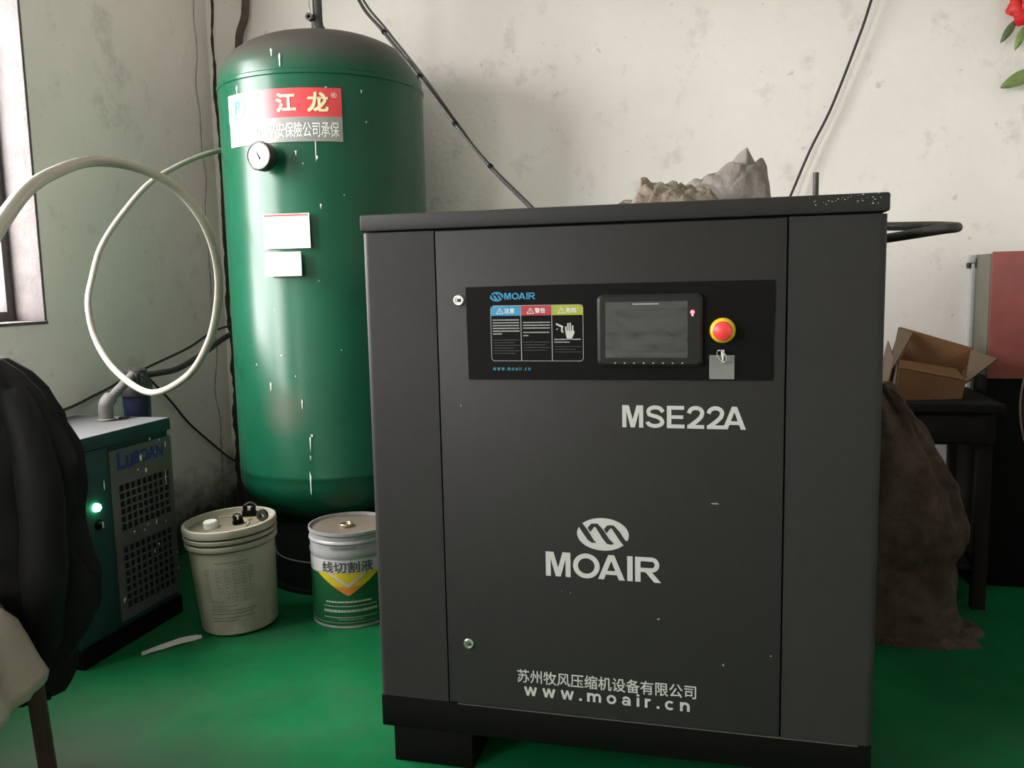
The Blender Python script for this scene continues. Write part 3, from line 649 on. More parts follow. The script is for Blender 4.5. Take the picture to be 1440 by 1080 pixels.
m_tingreen = mat('tin_green', (.010, .085, .030), .35, var=.08, vscale=9)
gl = cylband(-180, 180, .012, .196, .0004).build('green_wrap', m_tingreen, tn, fix=False)
cylband(-180, 180, .196, .245, .0004).build('white_wrap', mat('tin_white', (.45, .44, .44), .4, var=.08, vscale=9), tn, fix=False)
def cyl_tri(pts, w0, m, name, parent, n_=20):
    # columns between the left and right ends of a downward pointing shape: pts = f(t)->(zlow, zhigh)
    t0, t1, fn = pts; mbp = MB(); vs = []; fs = []
    for i in range(n_+1):
        t_ = t0+(t1-t0)*i/n_; a_, b2 = fn(t_); vs += [tm(w0)(t_, a_, 0), tm(w0)(t_, b2, 0)]
    fs = [(2*i, 2*i+2, 2*i+3, 2*i+1) for i in range(n_)]; mbp.add(vs, fs, False); return mbp.build(name, m, parent, fix=False)
tc_ = -70.0
m_yel = mat('tin_yellow', (.55, .42, .02), .4); m_or = mat('tin_orange', (.62, .20, .03), .4); m_pk = mat('tin_pink', (.50, .40, .38), .4)
cyl_tri((tc_-50, tc_+50, lambda t_: (.118+.082*min(1, abs(t_-tc_)/50)*1.0, .200)), .0010, m_yel, 'yellow_triangle', gl)
cyl_tri((tc_-22, tc_+22, lambda t_: (.118+.082*abs(t_-tc_)/50, .120+.062*(1-abs(t_-tc_)/22)*.45+.082*abs(t_-tc_)/50)), .0014, m_or, 'orange_tip', gl)
cyl_tri((tc_-30, tc_+30, lambda t_: (.148+.052*abs(t_-tc_)/30, min(.200, .160+.052*abs(t_-tc_)/30))), .0018, m_pk, 'pink_chevron', gl)
mbt = MB(); text(mbt, '线切割液', tc_-38, tc_+37, .201, .240, tm(.0012), off=.016); mbt.build('characters', mat('tin_ink', (.06, .06, .06), .5), tn, fix=False)
mbt = MB(); seg_line(tc_-22, tc_+14, .282, .010, mbt, tm(.0012), dash=(1, 3), seed=9); mbt.build('faint_print', mat('tin_faint', (.2, .19, .19), .6), tn, fix=False)
mbt = MB(); seg_line(tc_-34, tc_+32, .094, .006, mbt, tm(.0012), dash=(2, 7), seed=3); seg_line(tc_-38, tc_+40, .080, .003, mbt, tm(.0012), dash=(2, 4), seed=4)
seg_line(tc_-38, tc_+42, .060, .009, mbt, tm(.0012), dash=(2, 4.5), seed=5); seg_line(tc_-38, tc_+42, .040, .003, mbt, tm(.0012), dash=(2, 4), seed=6); seg_line(tc_-15, tc_+20, .033, .002, mbt, tm(.0012), dash=(2, 4), seed=7)
seg_line(-180, 180, .022, .0012, mbt, tm(.0012))
mbt.build('small_print', mat('tin_print', (.38, .42, .36), .5), gl, fix=False)['kind'] = 'stuff'

# ------------------------------------------------------------------ screw compressor cabinet
CX0, CX1, CZ0, CZ1, CD = -.181, .952, .175, 1.340, .85
ac = thing('air_compressor', 'large dark grey steel compressor cabinet with black control panel and white lettering', 'compressor', (.385, CD/2, 0))
ax, ay = ac.location.x, ac.location.y
def ab(name, x0, x1, y0, y1, z0, z1, m=m_cab, parent=ac, bev=.0015): return box(name, x0-ax, x1-ax, y0-ay, y1-ay, z0, z1, m, parent, bev)
AF = lambda y: (lambda u, v, w: Vector((u-ax, y-w-ay, v)))
ab('top_cover', CX0-.002, CX1+.002, -.003, CD, 1.3025, CZ1, bev=.005)
def corner_post(x0, x1, round_left):
    # sheet folded round the corner with a large radius
    r_ = .018; pts = []
    if round_left:
        pts = [(x0, CD-.01)]+[(x0+r_-r_*math.cos(a_), r_-r_*math.sin(a_)) for a_ in [i*math.pi/12 for i in range(7)]]+[(x1, 0), (x1, .03), (x0+.03, .03), (x0+.03, CD-.01)]
    else:
        pts = [(x0, 0)]+[(x1-r_+r_*math.sin(a_), r_-r_*math.cos(a_)) for a_ in [i*math.pi/12 for i in range(7)]]+[(x1, CD-.01), (x1-.03, CD-.01), (x1-.03, .03), (x0, .03)]
    mbp = MB(); n_ = len(pts)
    mbp.add([Vector((x-ax, y-ay, CZ0)) for x, y in pts]+[Vector((x-ax, y-ay, 1.2985)) for x, y in pts],
            [tuple(reversed(range(n_))), tuple(range(n_, 2*n_))]+[(i, (i+1) % n_, n_+(i+1) % n_, n_+i) for i in range(n_)], True)
    return mbp.build('side_panel', m_cab, ac, auto=25)
corner_post(CX0, -.0035, True); corner_post(.7635, CX1, False)
ab('back_panel', CX0+.03, CX1-.03, CD-.03, CD-.012, CZ0, 1.30)
ab('inner_frame', CX0+.032, CX1-.032, .014, CD-.04, CZ0+.001, 1.3015, m_black, bev=0)
dz0, dz1 = CZ0+.001, 1.2975
door = ab('door', 0.0, .760, -.0015, .013, dz0, dz1, bev=.002)
ab('base_frame', CX0, CX1-.002, .004, CD-.01, .092, CZ0-.002, m_black, bev=.004)
ab('base_edge', CX0+.2, CX1-.03, .0015, .02, CZ0-.005, CZ0-.0025, mat('bare_edge', (.16, .15, .13), .4, metal=.6), bev=0)
for x0, x1 in ((CX0+.027, .05), (.735, CX1-.03)): ab('foot', x0, x1, .012, CD-.03, 0, .094, m_black, bev=.003)
ab('fork_pocket_bar', .05, .735, .30, .36, .03, .092, m_black)
# lettering on the door
YD = -.0022
mbt = MB()
bold_text(mbt, 'MSE22A', .421, .683, .8575, .9065, AF(YD), gap=.10)
lt = mbt.build('lettering', m_white, door, fix=False)
mbt = MB(); bold_text(mbt, 'MOAIR', .2435, .505, .508, .5655, AF(YD), gap=.09); mbt.build('lettering', m_white, door, fix=False)
mbt = MB(); text(mbt, '苏州牧风压缩机设备有限公司', .170, .582, .2435, .276, AF(YD), off=.009); mbt.build('lettering', m_white, door, fix=False)
mbt = MB(); bold_text(mbt, 'www.moair.cn', .186, .568, .2125, .242, AF(YD), gap=.42); mbt.build('lettering', m_white, door, fix=False)
def emblem(cx, cz, rx, rz, y, ml, md, parent):
    e = MB(); n_ = 48
    e.poly([(cx+rx*math.cos(2*math.pi*i/n_), cz+rz*math.sin(2*math.pi*i/n_)) for i in range(n_)], AF(y))
    o = e.build('emblem', ml, parent, fix=False)
    T = lambda p: (cx+(p[0]-655)/187*rx, cz-(p[1]-260)/122*rz)
    s_ = MB()
    def strip(L_, R_):
        for i in range(len(L_)-1): s_.poly([T(L_[i]), T(R_[i]), T(R_[i+1]), T(L_[i+1])], AF(y-.0006))
    strip([(478, 205), (515, 262), (545, 305), (575, 327), (606, 325)], [(508, 182), (548, 235), (575, 282), (592, 310), (608, 320)])
    for dx in (0, 117):
        end = ([(690+dx, 305), (716+dx, 330), (735+dx, 326)] if dx == 0 else [(690+dx, 315), (700+dx, 335), (722+dx, 325)])
        strip([(566+dx, 246), (592+dx, 208), (604+dx, 208), (650+dx, 285), (684+dx, 328), (712+dx, 335)] if dx == 0 else [(566+dx, 250), (592+dx, 213), (604+dx, 213), (640+dx, 270), (668+dx, 312), (690+dx, 338)],
              [(546+dx, 216), (572+dx, 183), (618+dx, 180), (662+dx, 230), (700+dx, 292), (735+dx, 325)] if dx == 0 else [(546+dx, 220), (572+dx, 190), (618+dx, 188), (662+dx, 238), (695+dx, 292), (716+dx, 303)])
    s_.build('emblem_stroke', md, parent, fix=False)
    return o
emblem(.3755, .6125, .0585, .0375, YD, m_white, m_cab, door)
# locks
def lock(x, z):
    o_ = MB().lathe([(.0125, 0), (.0125, .004), (.0105, .006), (.0085, .006), (.0080, .003), (0, .003)], c=(x-ax, -.0015-ay, z), n=24, axis='y').build('door_lock', m_steel, door)
lock(.053, 1.141); lock(.053, .328)
MB().box(.0535-.0045-ax, .0535+.0045-ax, -.0075-ay, -.004-ay, 1.137, 1.145, .001).build('lock_core', m_darkmetal, door)
MB().box(.0535-.0045-ax, .0535+.0045-ax, -.0075-ay, -.004-ay, .324, .332, .001).build('lock_core', m_darkmetal, door)
# scratches / chips in the paint
mbt = MB(); rnd = random.Random(3)
for x, z, w_, h in ((.621, .694, .010, .0018), (.499, .424, .004, .002), (.05, .90, .001, .002), (.30, .47, .002, .001), (.28, .474, .001, .001), (.64, .33, .002, .003), (.74, .36, .002, .002)):
    mbt.poly([(x+math.cos(i*1.05)*w_*(1+.3*rnd.uniform(-1, 1)), z+math.sin(i*1.05)*h) for i in range(6)], AF(YD))
mbt.build('paint_chips', mat('chip', (.3, .29, .26), .6), door, fix=False)['kind'] = 'stuff'
mbt = MB()
for i in range(34):
    x = rnd.uniform(.80, .95); z = rnd.uniform(1.318, 1.3385); s_ = rnd.uniform(.0004, .0013)
    mbt.poly([(x+math.cos(k*1.26)*s_*rnd.uniform(.6, 1.8), z+math.sin(k*1.26)*s_) for k in range(5)], AF(-.0036))
mbt.build('paint_chips', mat('chip_white', (.55, .55, .54), .4), ac, fix=False)['kind'] = 'stuff'
# control panel
pn = MB(); pts = [(.072, .961), (.735, .963), (.7375, .975), (.736, 1.05), (.739, 1.12), (.738, 1.1725), (.3, 1.172), (.070, 1.170), (.0705, 1.1)]
pn.poly(pts, AF(YD), .0022); panel = pn.build('control_panel', m_panelblack, ac)
panel['label'] = 'black control panel sheet with logo, warning card and stop button'
YP = YD-.0028
m_blue = mat('print_blue', (.01, .22, .42), .5); m_pred = mat('print_red', (.36, .012, .025), .5); m_pyel = mat('print_yellow', (.30, .33, .01), .5)
emblem(.1425, 1.1475, .0155, .0105, YP, m_blue, m_panelblack, panel)
mbt = MB(); bold_text(mbt, 'MOAIR', .160, .2310, 1.141, 1.1555, AF(YP), gap=.12); mbt.build('lettering', m_blue, panel, fix=False)
mbt = MB(); bold_text(mbt, 'www.moair.cn', .130, .217, .982, .991, AF(YP), gap=.42); mbt.build('lettering', mat('print_teal', (.02, .22, .30), .5), panel, fix=False)
cx0, cx1, cz0, cz1 = .127, .3375, 1.003, 1.128
def rrect(x0, x1, z0, z1, r_, n_=5):
    out = []
    for cxx, czz, a0 in ((x1-r_, z1-r_, 0), (x0+r_, z1-r_, 90), (x0+r_, z0+r_, 180), (x1-r_, z0+r_, 270)):
        for i in range(n_+1): a_ = R(a0+90*i/n_); out.append((cxx+r_*math.cos(a_), czz+r_*math.sin(a_)))
    return out
card = MB(); o1 = rrect(cx0, cx1, cz0, cz1, .008); o2 = rrect(cx0+.0012, cx1-.0012, cz0+.0012, cz1-.0012, .007); n_ = len(o1); f = AF(YP)
card.add([f(u, v, 0) for u, v in o1+o2], [(i, (i+1) % n_, n_+(i+1) % n_, n_+i) for i in range(n_)])
for q in (1, 2):
    x = cx0+(cx1-cx0)*q/3; card.poly([(x-.0008, cz0), (x+.0008, cz0), (x+.0008, cz1), (x-.0008, cz1)], f)
m_pgrey = mat('print_grey', (.30, .30, .29), .6)
card.build('card_outline', m_pgrey, panel, fix=False)
for q, mm in enumerate((m_blue, m_pred, m_pyel)):
    x0 = cx0+(cx1-cx0)*q/3+.0012; x1 = cx0+(cx1-cx0)*(q+1)/3-.0012
    MB().poly([(x0, 1.105), (x1, 1.105), (x1, 1.1268), (x0, 1.1268)], f).build('card_header', mm, panel, fix=False)
mbt = MB(); f2 = AF(YP-.0005)
for q, s_ in enumerate(('注意', '警告', '危险')):
    x0 = cx0+(cx1-cx0)*q/3
    text(mbt, s_, x0+.032, x0+.056, 1.110, 1.1215, f2, off=.02)
    A, B_, C_ = (x0+.014, 1.1095), (x0+.030, 1.1095), (x0+.022, 1.122)
    for p0, p1 in ((A, B_), (B_, C_), (C_, A)):
        d_ = Vector((p1[0]-p0[0], p1[1]-p0[1])).normalized()*.0006; mbt.poly([(p0[0]-d_.y, p0[1]+d_.x), (p1[0]-d_.y, p1[1]+d_.x), (p1[0]+d_.y, p1[1]-d_.x), (p0[0]+d_.y, p0[1]-d_.x)], f2)
    mbt.poly([(x0+.0215, 1.1115), (x0+.0225, 1.1115), (x0+.0225, 1.118), (x0+.0215, 1.118)], f2)
mbt.build('header_characters', mat('header_white', (.60, .60, .60), .5), panel, fix=False)['kind'] = 'stuff'
mbt = MB(); rnd = random.Random(7)
def dashes(x0, x1, z, h):
    x = x0
    while x < x1-.001:
        e = min(x+rnd.uniform(.0014, .0030), x1); mbt.poly([(x, z), (e, z), (e, z+h), (x, z+h)], f); x = e+.0006
w3 = (cx1-cx0)/3
for i in range(6): dashes(cx0+.005, cx0+w3-.004-(.04 if i == 5 else 0), 1.094-i*.0062, .0028)
for i in range(3): dashes(cx0+w3+.005, cx0+2*w3-.004, 1.088-i*.0062, .0028)
dashes(cx0+w3+.005, cx0+2*w3-.006, 1.066, .0026); dashes(cx0+w3+.005, cx0+w3+.018, 1.059, .0026)
dashes(cx0+2*w3+.005, cx1-.006, 1.050, .0028); dashes(cx0+2*w3+.005, cx1-.030, 1.044, .0026)
mbt.build('printed_lines', m_pgrey, panel, fix=False)['kind'] = 'stuff'
mbt = MB()
for i in range(6): dashes(cx0+.005, cx0+w3-.004-.01*(i % 2), 1.050-i*.006, .0012)
for i in range(4): dashes(cx0+w3+.005, cx0+2*w3-.004-.01*(i % 2), 1.045-i*.006, .0012)
for i in range(3): dashes(cx0+2*w3+.005, cx1-.006-.012*(i % 2), 1.035-i*.006, .0012)
mbt.build('faint_lines', mat('print_faint', (.06, .06, .06), .6), panel, fix=False)
# hand symbol with a flash
mbt = MB(); hx, hz = .306, 1.066
mbt.poly([(hx-.008, hz-.002), (hx-.006, hz-.010), (hx-.0055, hz-.016), (hx+.0055, hz-.016), (hx+.007, hz-.010), (hx+.0115, hz-.001), (hx+.0115, hz+.004), (hx-.009, hz+.004)], f)
for i, (dx, l_) in enumerate(((-.0075, .014), (-.0025, .021), (.0025, .022), (.0078, .016))): mbt.poly([(hx+dx-.0018, hz+.004), (hx+dx+.0018, hz+.004), (hx+dx+.0015, hz+l_), (hx+dx-.0015, hz+l_)], f)
mbt.poly([(hx-.030, hz+.018), (hx-.029, hz+.0215), (hx-.013, hz+.0145), (hx-.015, hz+.006), (hx-.012, hz+.000), (hx-.017, hz+.001), (hx-.0185, hz+.006), (hx-.0175, hz+.012)], f)
mbt.poly([(hx-.029, hz+.0065), (hx-.025, hz+.0075), (hx-.025, hz+.0095), (hx-.029, hz+.0085)], f)
mbt.build('hand_symbol', m_white, panel, fix=False)
# blank grey sticker under the button (its code is left out)
MB().poly([(.6065, .9655), (.6580, .9655), (.6580, 1.0165), (.6065, 1.0165)], AF(YP), .0004).build('blank_sticker', mat('sticker_grey', (.17, .17, .165), .5), panel)
# display unit
dx0, dx1, dz0, dz1 = .370, .5925, .993, 1.1475
m_bezel = mat('bezel', (.012, .012, .010), .35, spec=.2)
dsp = MB(); o1 = rrect(dx0, dx1, dz0, dz1, .012); o2 = rrect(dx0+.006, dx1-.006, dz0+.006, dz1-.006, .009); n_ = len(o1); y0_, y1_ = YP, YP-.014
fa = lambda y: AF(y)
dsp.add([AF(y0_)(u, v, 0) for u, v in o1]+[AF(y1_+.004)(u, v, 0) for u, v in o1]+[AF(y1_)(u, v, 0) for u, v in o2],
        [tuple(range(2*n_, 3*n_))]+[(k*n_+i, k*n_+(i+1) % n_, (k+1)*n_+(i+1) % n_, (k+1)*n_+i) for k in (0, 1) for i in range(n_)])
display = dsp.build('display_unit', m_bezel, ac, auto=20); display['label'] = 'rectangular black display unit with dark screen and peeling film'
YS = y1_-.0003
MB().poly([(.412, 1.023), (.561, 1.023), (.561, 1.117), (.412, 1.117)], AF(YS)).build('screen', mat('screen_glass', (.014, .015, .013), .25, spec=.2), display, fix=False)
# wrinkled protective film
fm = bpy.data.materials.new('protective_film'); fm.use_nodes = True; n = fm.node_tree.nodes; L = fm.node_tree.links; n.remove(n['Principled BSDF'])
tr = n.new('ShaderNodeBsdfTransparent'); gg = n.new('ShaderNodeBsdfGlossy'); gg.inputs['Roughness'].default_value = .30; mxs = n.new('ShaderNodeMixShader'); mxs.inputs[0].default_value = .06
L.new(tr.outputs[0], mxs.inputs[1]); L.new(gg.outputs[0], mxs.inputs[2]); L.new(mxs.outputs[0], n['Material Output'].inputs['Surface'])
vs = []; fs = []; NX, NZ = 60, 40
for j in range(NZ+1):
    for i in range(NX+1):
        u = .388+(.562-.388)*i/NX; v = 1.012+(1.132-1.012)*j/NZ
        q = Vector((u*20, v*34, 1.3)); hgt = abs(noise.noise(q))*.7+abs(noise.noise(q*2.3))*.3
        vs.append(AF(YS-.0012)(u, v, hgt*.0030))
for j in range(NZ):
    for i in range(NX): a_ = j*(NX+1)+i; fs.append((a_, a_+1, a_+NX+2, a_+NX+1))
MB().add(vs, fs, True).build('film', fm, display, fix=False, auto=80)
mbt = MB(); 
for i in range(8): x = .4085+i*.0204; mbt.add(*(lambda c_: ([AF(YS)(c_+.0018*math.cos(k*.785), 1.0005+.0018*math.sin(k*.785), 0) for k in range(8)], [tuple(range(8))]))(x))
dashes_mb = mbt; x = .447
while x < .500:
    e = x+rnd.uniform(.002, .004); mbt.poly([(x, 1.1255), (e, 1.1255), (e, 1.1285), (x, 1.1285)], AF(YS-.0004)); x = e+.0012
mbt.build('key_marks', m_pgrey, display, fix=False)['kind'] = 'stuff'
rl = MB().lathe([(.0042, 0), (.0042, .002), (.002, .0035), (0, .0038)], c=(.572-ax, YS-ay, 1.1085), n=16, axis='y').build('red_lamp', mat('red_led', (1, .1, .15), .4, emit=(1, .04, .10, 1), estr=10), display); rl['label'] = 'lit red lamp'
MB().lathe([(.0022, 0), (.0022, .001), (0, .0016)], c=(.572-ax, YS-ay, 1.102), n=12, axis='y').build('amber_lamp', mat('amber_led', (.8, .6, .2), .4, emit=(.8, .6, .15, 1), estr=.8), display)
# emergency stop
es = MB().lathe([(.0265, 0), (.0268, .004), (.0250, .010), (.0200, .014), (.016, .014)], c=(.6335-ax, YP-ay, 1.069), n=40, axis='y', caps=False).build('emergency_stop', mat('estop_yellow', (.72, .50, .02), .4), ac)
es['label'] = 'yellow collar with red mushroom stop button'
MB().lathe([(.010, .008), (.010, .018), (.0195, .021), (.0200, .027), (.0190, .031), (.016, .0335), (0, .035)], c=(.6335-ax, YP-ay, 1.069), n=36, axis='y').build('stop_button', mat('estop_red', (.80, .045, .05), .35), es)
# key hanging below the button
ky = thing('key_ring', 'small steel key ring with one key hanging under the red stop button', 'key', (.634, YP-.004, 1.028))
MB().tube([(.013*math.cos(a_)+.003, -.004-.004*math.sin(a_), -.004+.0085*math.sin(a_)-.30*.013*math.cos(a_)) for a_ in [i*math.pi/8 for i in range(17)]], .0014, n=8, sub=2).build('ring', m_steel, ky)
MB().box(-.0035, .0035, -.001, .001, -.014, 0, .0006).box(-.0018, .0018, -.0009, .0009, -.028, -.013, .0005).build('key', mat('key_metal', (.75, .75, .73), .35, metal=.4), ky)
kk = ky.children[1]; kk.location = (-.002, -.004, -.008); kk.rotation_euler = (0, R(35), 0)
# bolt on the cover and hose out of the right side
bo = thing('threaded_rod', 'short dark rod standing upright on the cabinet top', 'rod', (.860, .52, CZ1))
MB().tube([(0, 0, 0), (0, 0, .103)], .0075, n=12, spline=False).build('rod', m_darkmetal, bo)
MB().lathe([(.010, 0), (.010, .006), (0, .007)], n=6, smooth=False).build('nut', m_darkmetal, bo)
hr = [(.970, .80, 1.255), (1.0, .70, 1.268), (1.08, .58, 1.277), (1.16, .50, 1.287), (1.196, .52, 1.291), (1.205, .60, 1.297), (1.18, .70, 1.306), (1.10, .84, 1.316), (1.02, .90, 1.322), (.975, .97, 1.30), (.90, 1.0, 1.2)]
tag(MB().tube(hr, .0125, n=14, sub=8).build('rubber_hose', m_rubber), 'thick black rubber hose bulging out from behind the cabinet upper right edge', 'hose')

# ------------------------------------------------------------------ cloths on the cabinet
def crumple(x0, x1, y0, y1, z0, top, m, name, label, cat, seed, fr=9.0, amp=.02, nx=110, ny=56, lean=0.0, cr=.25):
    mbp = MB(); vs = []; fs = []
    for j in range(ny+1):
        for i in range(nx+1):
            s_ = i/nx; t_ = j/ny; x = x0+(x1-x0)*s_; y = y0+(y1-y0)*t_
            e = max(0, min(1, (.5-abs(s_-.5))*2*5))**.5 * max(0, math.sin(math.pi*t_))**.45
            q = Vector((x*fr, y*fr, seed))
            vd, vp = noise.voronoi(q)[0:2]
            rid = (vd[1]-vd[0]); f2_ = abs(noise.noise(q*2.1+Vector((5, 1, 2))))
            d2 = noise.voronoi(q*2.4+Vector((3, 3, 3)))[0]; h = top(s_)*e*(1-cr*(1-min(1, rid*1.6))-.16*(1-min(1, (d2[1]-d2[0])*1.8)))+amp*(f2_-.3)*e
            x += .012*noise.noise(q*1.7+Vector((9, 0, 0))); y += .02*noise.noise(q*1.3+Vector((0, 4, 0)))
            vs.append(Vector((x+lean*h, y, z0+max(0, h))))
    for j in range(ny):
        for i in range(nx): a_ = j*(nx+1)+i; fs.append((a_, a_+1, a_+nx+2, a_+nx+1))
    mbp.add(vs, fs, True)
    xm = (x0+x1)/2; ymid = (y0+y1)/2
    o_ = mbp.build(name, m, None, auto=38)
    return tag(o_, label, cat)
def interp(pts):
    def g_(s_):
        for (a_, ha), (b2, hb) in zip(pts, pts[1:]):
            if s_ <= b2: return ha+(hb-ha)*(s_-a_)/(b2-a_)
        return pts[-1][1]
    return g_
m_rag = mat('beige_rag', (.165, .135, .10), .9, var=.22, vscale=12, bump=.5, bscale=60)
m_bag = mat('grey_bag', (.165, .145, .132), .6, var=.25, vscale=9, bump=.5, bscale=50, dirt=(.18, .15, .12, 1), dirt_amt=.5, dscale=10)
crumple(.345, .63, .27, .485, CZ1, interp([(0, .02), (.12, .055), (.22, .05), (.28, .115), (.55, .122), (.62, .10), (.8, .085), (1, .06)]), m_rag, 'cloth_rag', 'crumpled beige cloth rag lying on the cabinet top', 'cloth', 2.3, fr=10)
crumple(.475, .755, .49, .74, CZ1, interp([(0, .07), (.15, .11), (.4, .15), (.6, .185), (.70, .205), (.82, .185), (.93, .14), (1, .05)]), m_bag, 'dusty_bag', 'crumpled grey dusty plastic bag heaped on the cabinet top right of the beige rag', 'bag', 7.9, fr=5.5, amp=.03, lean=.10, cr=.10)

# ------------------------------------------------------------------ right side: bench, carton, sack, locker
m_bench = mat('bench_dark', (.012, .0095, .008), .8, spec=.12, var=.3, vscale=10)
bn = thing('workbench', 'dark worn workbench behind the cabinet carrying the open carton', 'workbench', (1.26, 1.54, 0))
def bb(name, x0, x1, y0, y1, z0, z1, m=m_bench, bev=.003, parent=bn): return box(name, x0-1.26, x1-1.26, y0-1.54, y1-1.54, z0, z1, m, parent, bev)
bb('benchtop', .97, 1.55, 1.30, 1.785, .705, .735)
ap = bb('drawer_apron', 1.0, 1.53, 1.32, 1.345, .590, .700)
bb('drawer_front', 1.04, 1.27, 1.312, 1.3195, .60, .692, parent=ap, bev=.002); bb('drawer_front', 1.285, 1.50, 1.312, 1.3195, .60, .692, parent=ap, bev=.002)
for x in (1.0, 1.48):
    for y in (1.33, 1.72): bb('leg', x, x+.045, y, y+.045, 0, .705)
bb('side_board', 1.505, 1.52, 1.375, 1.72, .04, .70); bb('shelf', 1.045, 1.48, 1.34, 1.76, .14, .16)
m_card = mat('cardboard', (.155, .070, .026), .85, var=.10, vscale=8, bump=.15, bscale=80)
m_card2 = mat('cardboard_pale', (.14, .10, .065), .85, var=.10, vscale=8)
cb = thing('cardboard_box', 'brown open cardboard box with raised flaps on the workbench', 'box', (1.37, 1.50, .7355))
def quad(name, pts, m, th=.004):
    P4 = [Vector(p)-Vector((1.37, 1.50, .7355)) for p in pts]; nrm_ = (P4[1]-P4[0]).cross(P4[3]-P4[0]).normalized()*th
    MB().add(P4+[p+nrm_ for p in P4], [(3, 2, 1, 0), (4, 5, 6, 7), (0, 1, 5, 4), (1, 2, 6, 5), (2, 3, 7, 6), (3, 0, 4, 7)]).build(name, m, cb)
quad('front_wall', [(1.212, 1.36, .737), (1.440, 1.42, .737), (1.452, 1.425, .800), (1.225, 1.36, .850)], m_card)
quad('front_fold', [(1.225, 1.362, .850), (1.452, 1.427, .800), (1.430, 1.455, .838), (1.232, 1.39, .876)], m_card)
quad('base', [(1.212, 1.365, .737), (1.440, 1.425, .737), (1.41, 1.60, .737), (1.18, 1.56, .737)], m_card)
quad('right_wall', [(1.440, 1.42, .737), (1.46, 1.60, .737), (1.49, 1.62, .84), (1.452, 1.425, .800)], m_card)
quad('back_flap', [(1.20, 1.58, .740), (1.46, 1.57, .738), (1.51, 1.56, .905), (1.265, 1.60, .983)], m_card)
quad('right_flap', [(1.455, 1.44, .79), (1.475, 1.60, .752), (1.572, 1.50, .872), (1.50, 1.56, .90)], m_card2)
quad('left_flap', [(1.19, 1.40, .740), (1.205, 1.37, .85), (1.305, 1.57, .962), (1.262, 1.59, .980)], m_card2)
quad('left_wall', [(1.18, 1.56, .737), (1.212, 1.362, .737), (1.222, 1.362, .850), (1.225, 1.58, .93)], m_card2)

def loft(secs, nseg=64, fold=0.02, kf=7, seed=0, sub=5, pw=2.4, namp=.02, nsc=5.0):
    """secs = (z, cx, cy, hw, ht); a draped closed form with folds"""
    Z = []
    for a_, b2 in zip(secs, secs[1:]):
        for k in range(sub):
            t_ = k/sub; t2 = t_; Z.append([a_[i]+(b2[i]-a_[i])*t2 for i in range(5)])
    Z.append(list(secs[-1]))
    vs = []; fs = []
    for j, (z, cx_, cy_, hw_, ht_) in enumerate(Z):
        for i in range(nseg):
            a_ = 2*math.pi*i/nseg; c_, s_ = math.cos(a_), math.sin(a_)
            x = abs(c_)**(2/pw)*math.copysign(1, c_)*hw_; y = abs(s_)**(2/pw)*math.copysign(1, s_)*ht_
            fo = 1+fold*math.sin(kf*a_+3*noise.noise(Vector((z*4, seed, a_*.5))))*min(1, j/8)
            p_ = Vector((cx_+x*fo, cy_+y*fo, z)); q = Vector((c_*1.2, s_*1.2, z*nsc*.35))*nsc*.45+Vector((seed, 0, 0))
            d_ = noise.noise(q)*namp+abs(noise.noise(q*2.2))*namp*.6
            p_ += Vector((c_, s_, 0))*d_
            vs.append(p_)
    m_ = len(Z)
    for j in range(m_-1):
        for i in range(nseg): k = (i+1) % nseg; fs.append((j*nseg+i, j*nseg+k, (j+1)*nseg+k, (j+1)*nseg+i))
    fs.append(tuple(range(nseg))); fs.append(tuple(reversed(range((m_-1)*nseg, m_*nseg))))
    return vs, fs
m_sack = mat('brown_sack', (.050, .035, .025), .75, spec=.2, var=.35, vscale=14, bump=.6, bscale=35, dirt=(.10, .085, .07, 1), dirt_amt=.5, dscale=9)
sc = thing('woven_sack', 'full brown woven sack slumped on the floor beside the cabinet in front of the workbench', 'sack', (1.145, 1.12, 0))
vs, fs = loft([(.83, -.03, .0, .03, .03), (.81, -.03, 0, .05, .04), (.74, .0, 0, .065, .06), (.66, .02, 0, .10, .09), (.58, .03, 0, .145, .12), (.47, .03, 0, .195, .14), (.36, .025, 0, .225, .15), (.30, .02, 0, .225, .155), (.24, .005, 0, .20, .15), (.12, .01, 0, .215, .155), (.04, .02, 0, .235, .16), (.0, .02, 0, .24, .16)], fold=.018, kf=9, seed=4, namp=.03, nsc=6.5, sub=9)
MB().add(vs, fs, True).build('sack_body', m_sack, sc, auto=80)
MB().add(*loft([(.03, .03, 0, .235, .15), (.012, .05, 0, .245, .155), (0, .06, 0, .25, .16)], fold=.05, kf=5, seed=9, namp=.03)).build('spread_hem', m_sack, sc)

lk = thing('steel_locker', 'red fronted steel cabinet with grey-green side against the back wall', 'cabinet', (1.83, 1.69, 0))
m_lockside = mat('locker_side', (.14, .135, .105), .6, var=.12)
m_lockred = mat('locker_red', (.25, .062, .052), .6, var=.18, vscale=9, dirt=(.20, .08, .07, 1), dirt_amt=.6, dscale=5)
box('carcass', 1.562-1.83, 2.12-1.83, 1.600-1.69, 1.79-1.69, .80, 1.246, m_lockside, lk, .003)
box('shade_block', 1.570-1.83, 2.11-1.83, 1.60-1.69, 1.78-1.69, .0, .80, m_black, lk, .003)  # black block in place of the shade below the red front
box('door', 1.566-1.83, 2.11-1.83, 1.585-1.69, 1.599-1.69, .79, 1.252, m_lockred, lk, .004)
